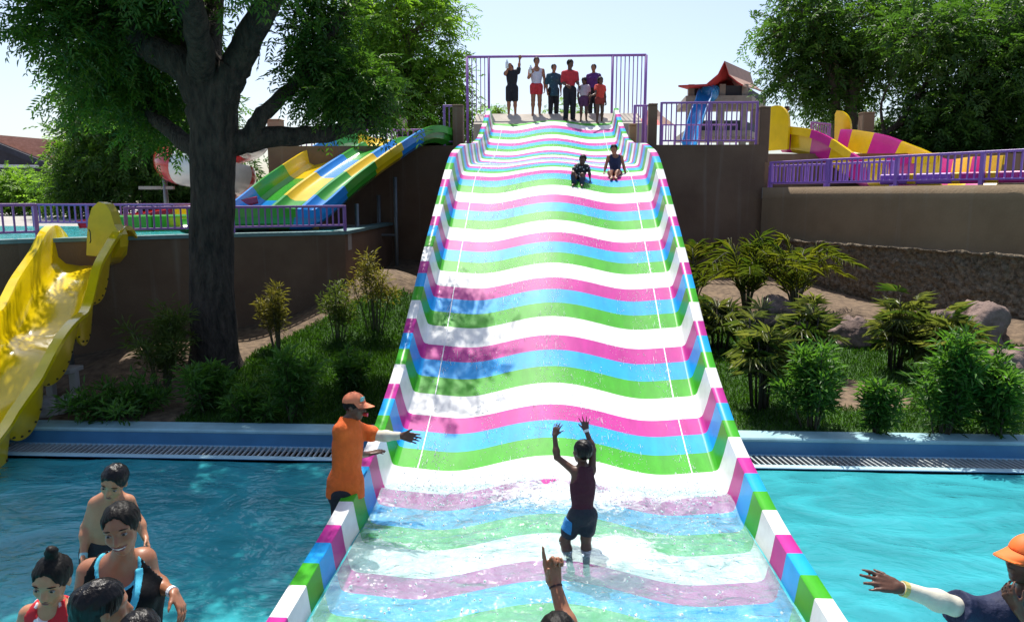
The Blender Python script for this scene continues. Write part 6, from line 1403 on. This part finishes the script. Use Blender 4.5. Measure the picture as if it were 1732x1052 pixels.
J = dict(pelvis=P_(92, 1165, .05), neck=P_(88, 1022, .02), head=P_(88, 981, -.04), shL=P_(48, 1038, .02), shR=P_(126, 1032, .04), elL=P_(25, 1100, .0), wrL=P_(22, 1160, -.1), elR=P_(142, 1100, .0), wrR=P_(140, 1165, -.1), hipL=P_(70, 1175, .05), hipR=P_(114, 1175, .05), knL=P_(70, 1300, .0), knR=P_(116, 1300, .0), anL=P_(70, 1420, .05), anR=P_(116, 1420, .05), toeL=P_(65, 1440, -.1), toeR=P_(120, 1440, -.1))
REDF = print_mat('red_floral', (.55, .01, .02), (.75, .72, .75), 11, .46)
person('girl with hair bun in red floral swimsuit at bottom left', J, H, SK_L, [tank(J, H, REDF, -.1, .010, 'swimsuit', scoop=.055)], 'bun', .0085, head_h=.215, face=True, headF=(.12, -.93, -.28), group=FG, root=(J['pelvis'][0], J['pelvis'][1], -.34))
d = 3.0; H = 1.15; P_ = lambda px, py, dd=0: U(px, py, d + dd)
J = dict(pelvis=P_(165, 1235, .0), neck=P_(172, 1090, .02), head=P_(176, 1028, .0), shL=P_(222, 1112, -.02), shR=P_(120, 1112, .02), elL=P_(232, 1180, .0), elR=P_(108, 1180, .0), wrL=P_(230, 1245, .0), wrR=P_(110, 1245, .0), hipL=P_(188, 1245, .0), hipR=P_(142, 1245, 0), knL=P_(190, 1380, 0), knR=P_(142, 1380, 0), anL=P_(190, 1500, 0), anR=P_(142, 1500, 0), toeL=P_(190, 1520, .1), toeR=P_(142, 1520, .1))
person('child with wet black hair seen from behind at bottom left', J, H, SK_M, [tank(J, H, BLACKC, -.1, .010, 'swimsuit')], 'long', .0095, head_h=.225, hairmat=WETHAIR, headF=(.75, .62, -.1), group=FG, root=(J['pelvis'][0], J['pelvis'][1], -.34))
d = 2.9; H = 1.05
J = {k: p + U(238, 1075, 2.9) - U(176, 1028, 3.0) for k, p in J.items()}
person('top of a dark haired head at the bottom edge beside the woman', J, H, SK_M, [tank(J, H, NAVY, -.1, .010, 'swimsuit')], 'short', .0095, head_h=.2, hairmat=WETHAIR, headF=(.1, .95, -.1), group=FG, root=(J['pelvis'][0], J['pelvis'][1], -.34))

# ---------------------------------------------------------------- pointing arm at the bottom centre
d = 3.1; H = 1.70; P_ = lambda px, py, dd=0: U(px, py, d + dd)
J = dict(pelvis=P_(925, 1420, -.1), neck=P_(925, 1165, .0), head=P_(942, 1080, .02), shR=P_(1000, 1180, .0), shL=P_(850, 1180, -.02), elR=P_(966, 1082, .10), wrR=P_(938, 985, .22), elL=P_(830, 1290, 0), wrL=P_(835, 1400, .1), hipL=P_(900, 1440, -.1), hipR=P_(950, 1440, -.1), knL=P_(895, 1620, -.1), knR=P_(950, 1620, -.1), anL=P_(895, 1790, -.1), anR=P_(950, 1790, -.1), toeL=P_(890, 1800, .05), toeR=P_(950, 1800, .05))
# seen from behind: body faces away from the camera
J['shL'], J['shR'] = P_(850, 1180, -.02), P_(1000, 1180, .0)
sw = dict(J); 
person('person at the bottom centre pointing one finger up at the slide', {**J}, H, SK_M, [tee(J, H, DARKT, -.03, .5)], 'short', .0085, head_h=.225, headF=(.0, .95, .1), root=(J['pelvis'][0], J['pelvis'][1], -.3),
       hands={'R': dict(dir=(-.14, .25, .95), n=(.55, -.75, .1), thumb=(-.9, -.3, .2), curl=(.03, 1.25, 1.3, 1.3), spread=.03, tcurl=.9)}, extras=lambda c: ring(c, 'thread_bracelet', c['J']['elR'], c['J']['wrR'], .93, .0305, .008, mat('dark_thread', (.05, .02, .02), .8)))
print('objects', len(bpy.data.objects), 'tris', sum(len(o.data.polygons) * 2 for o in bpy.data.objects if o.type == 'MESH'))
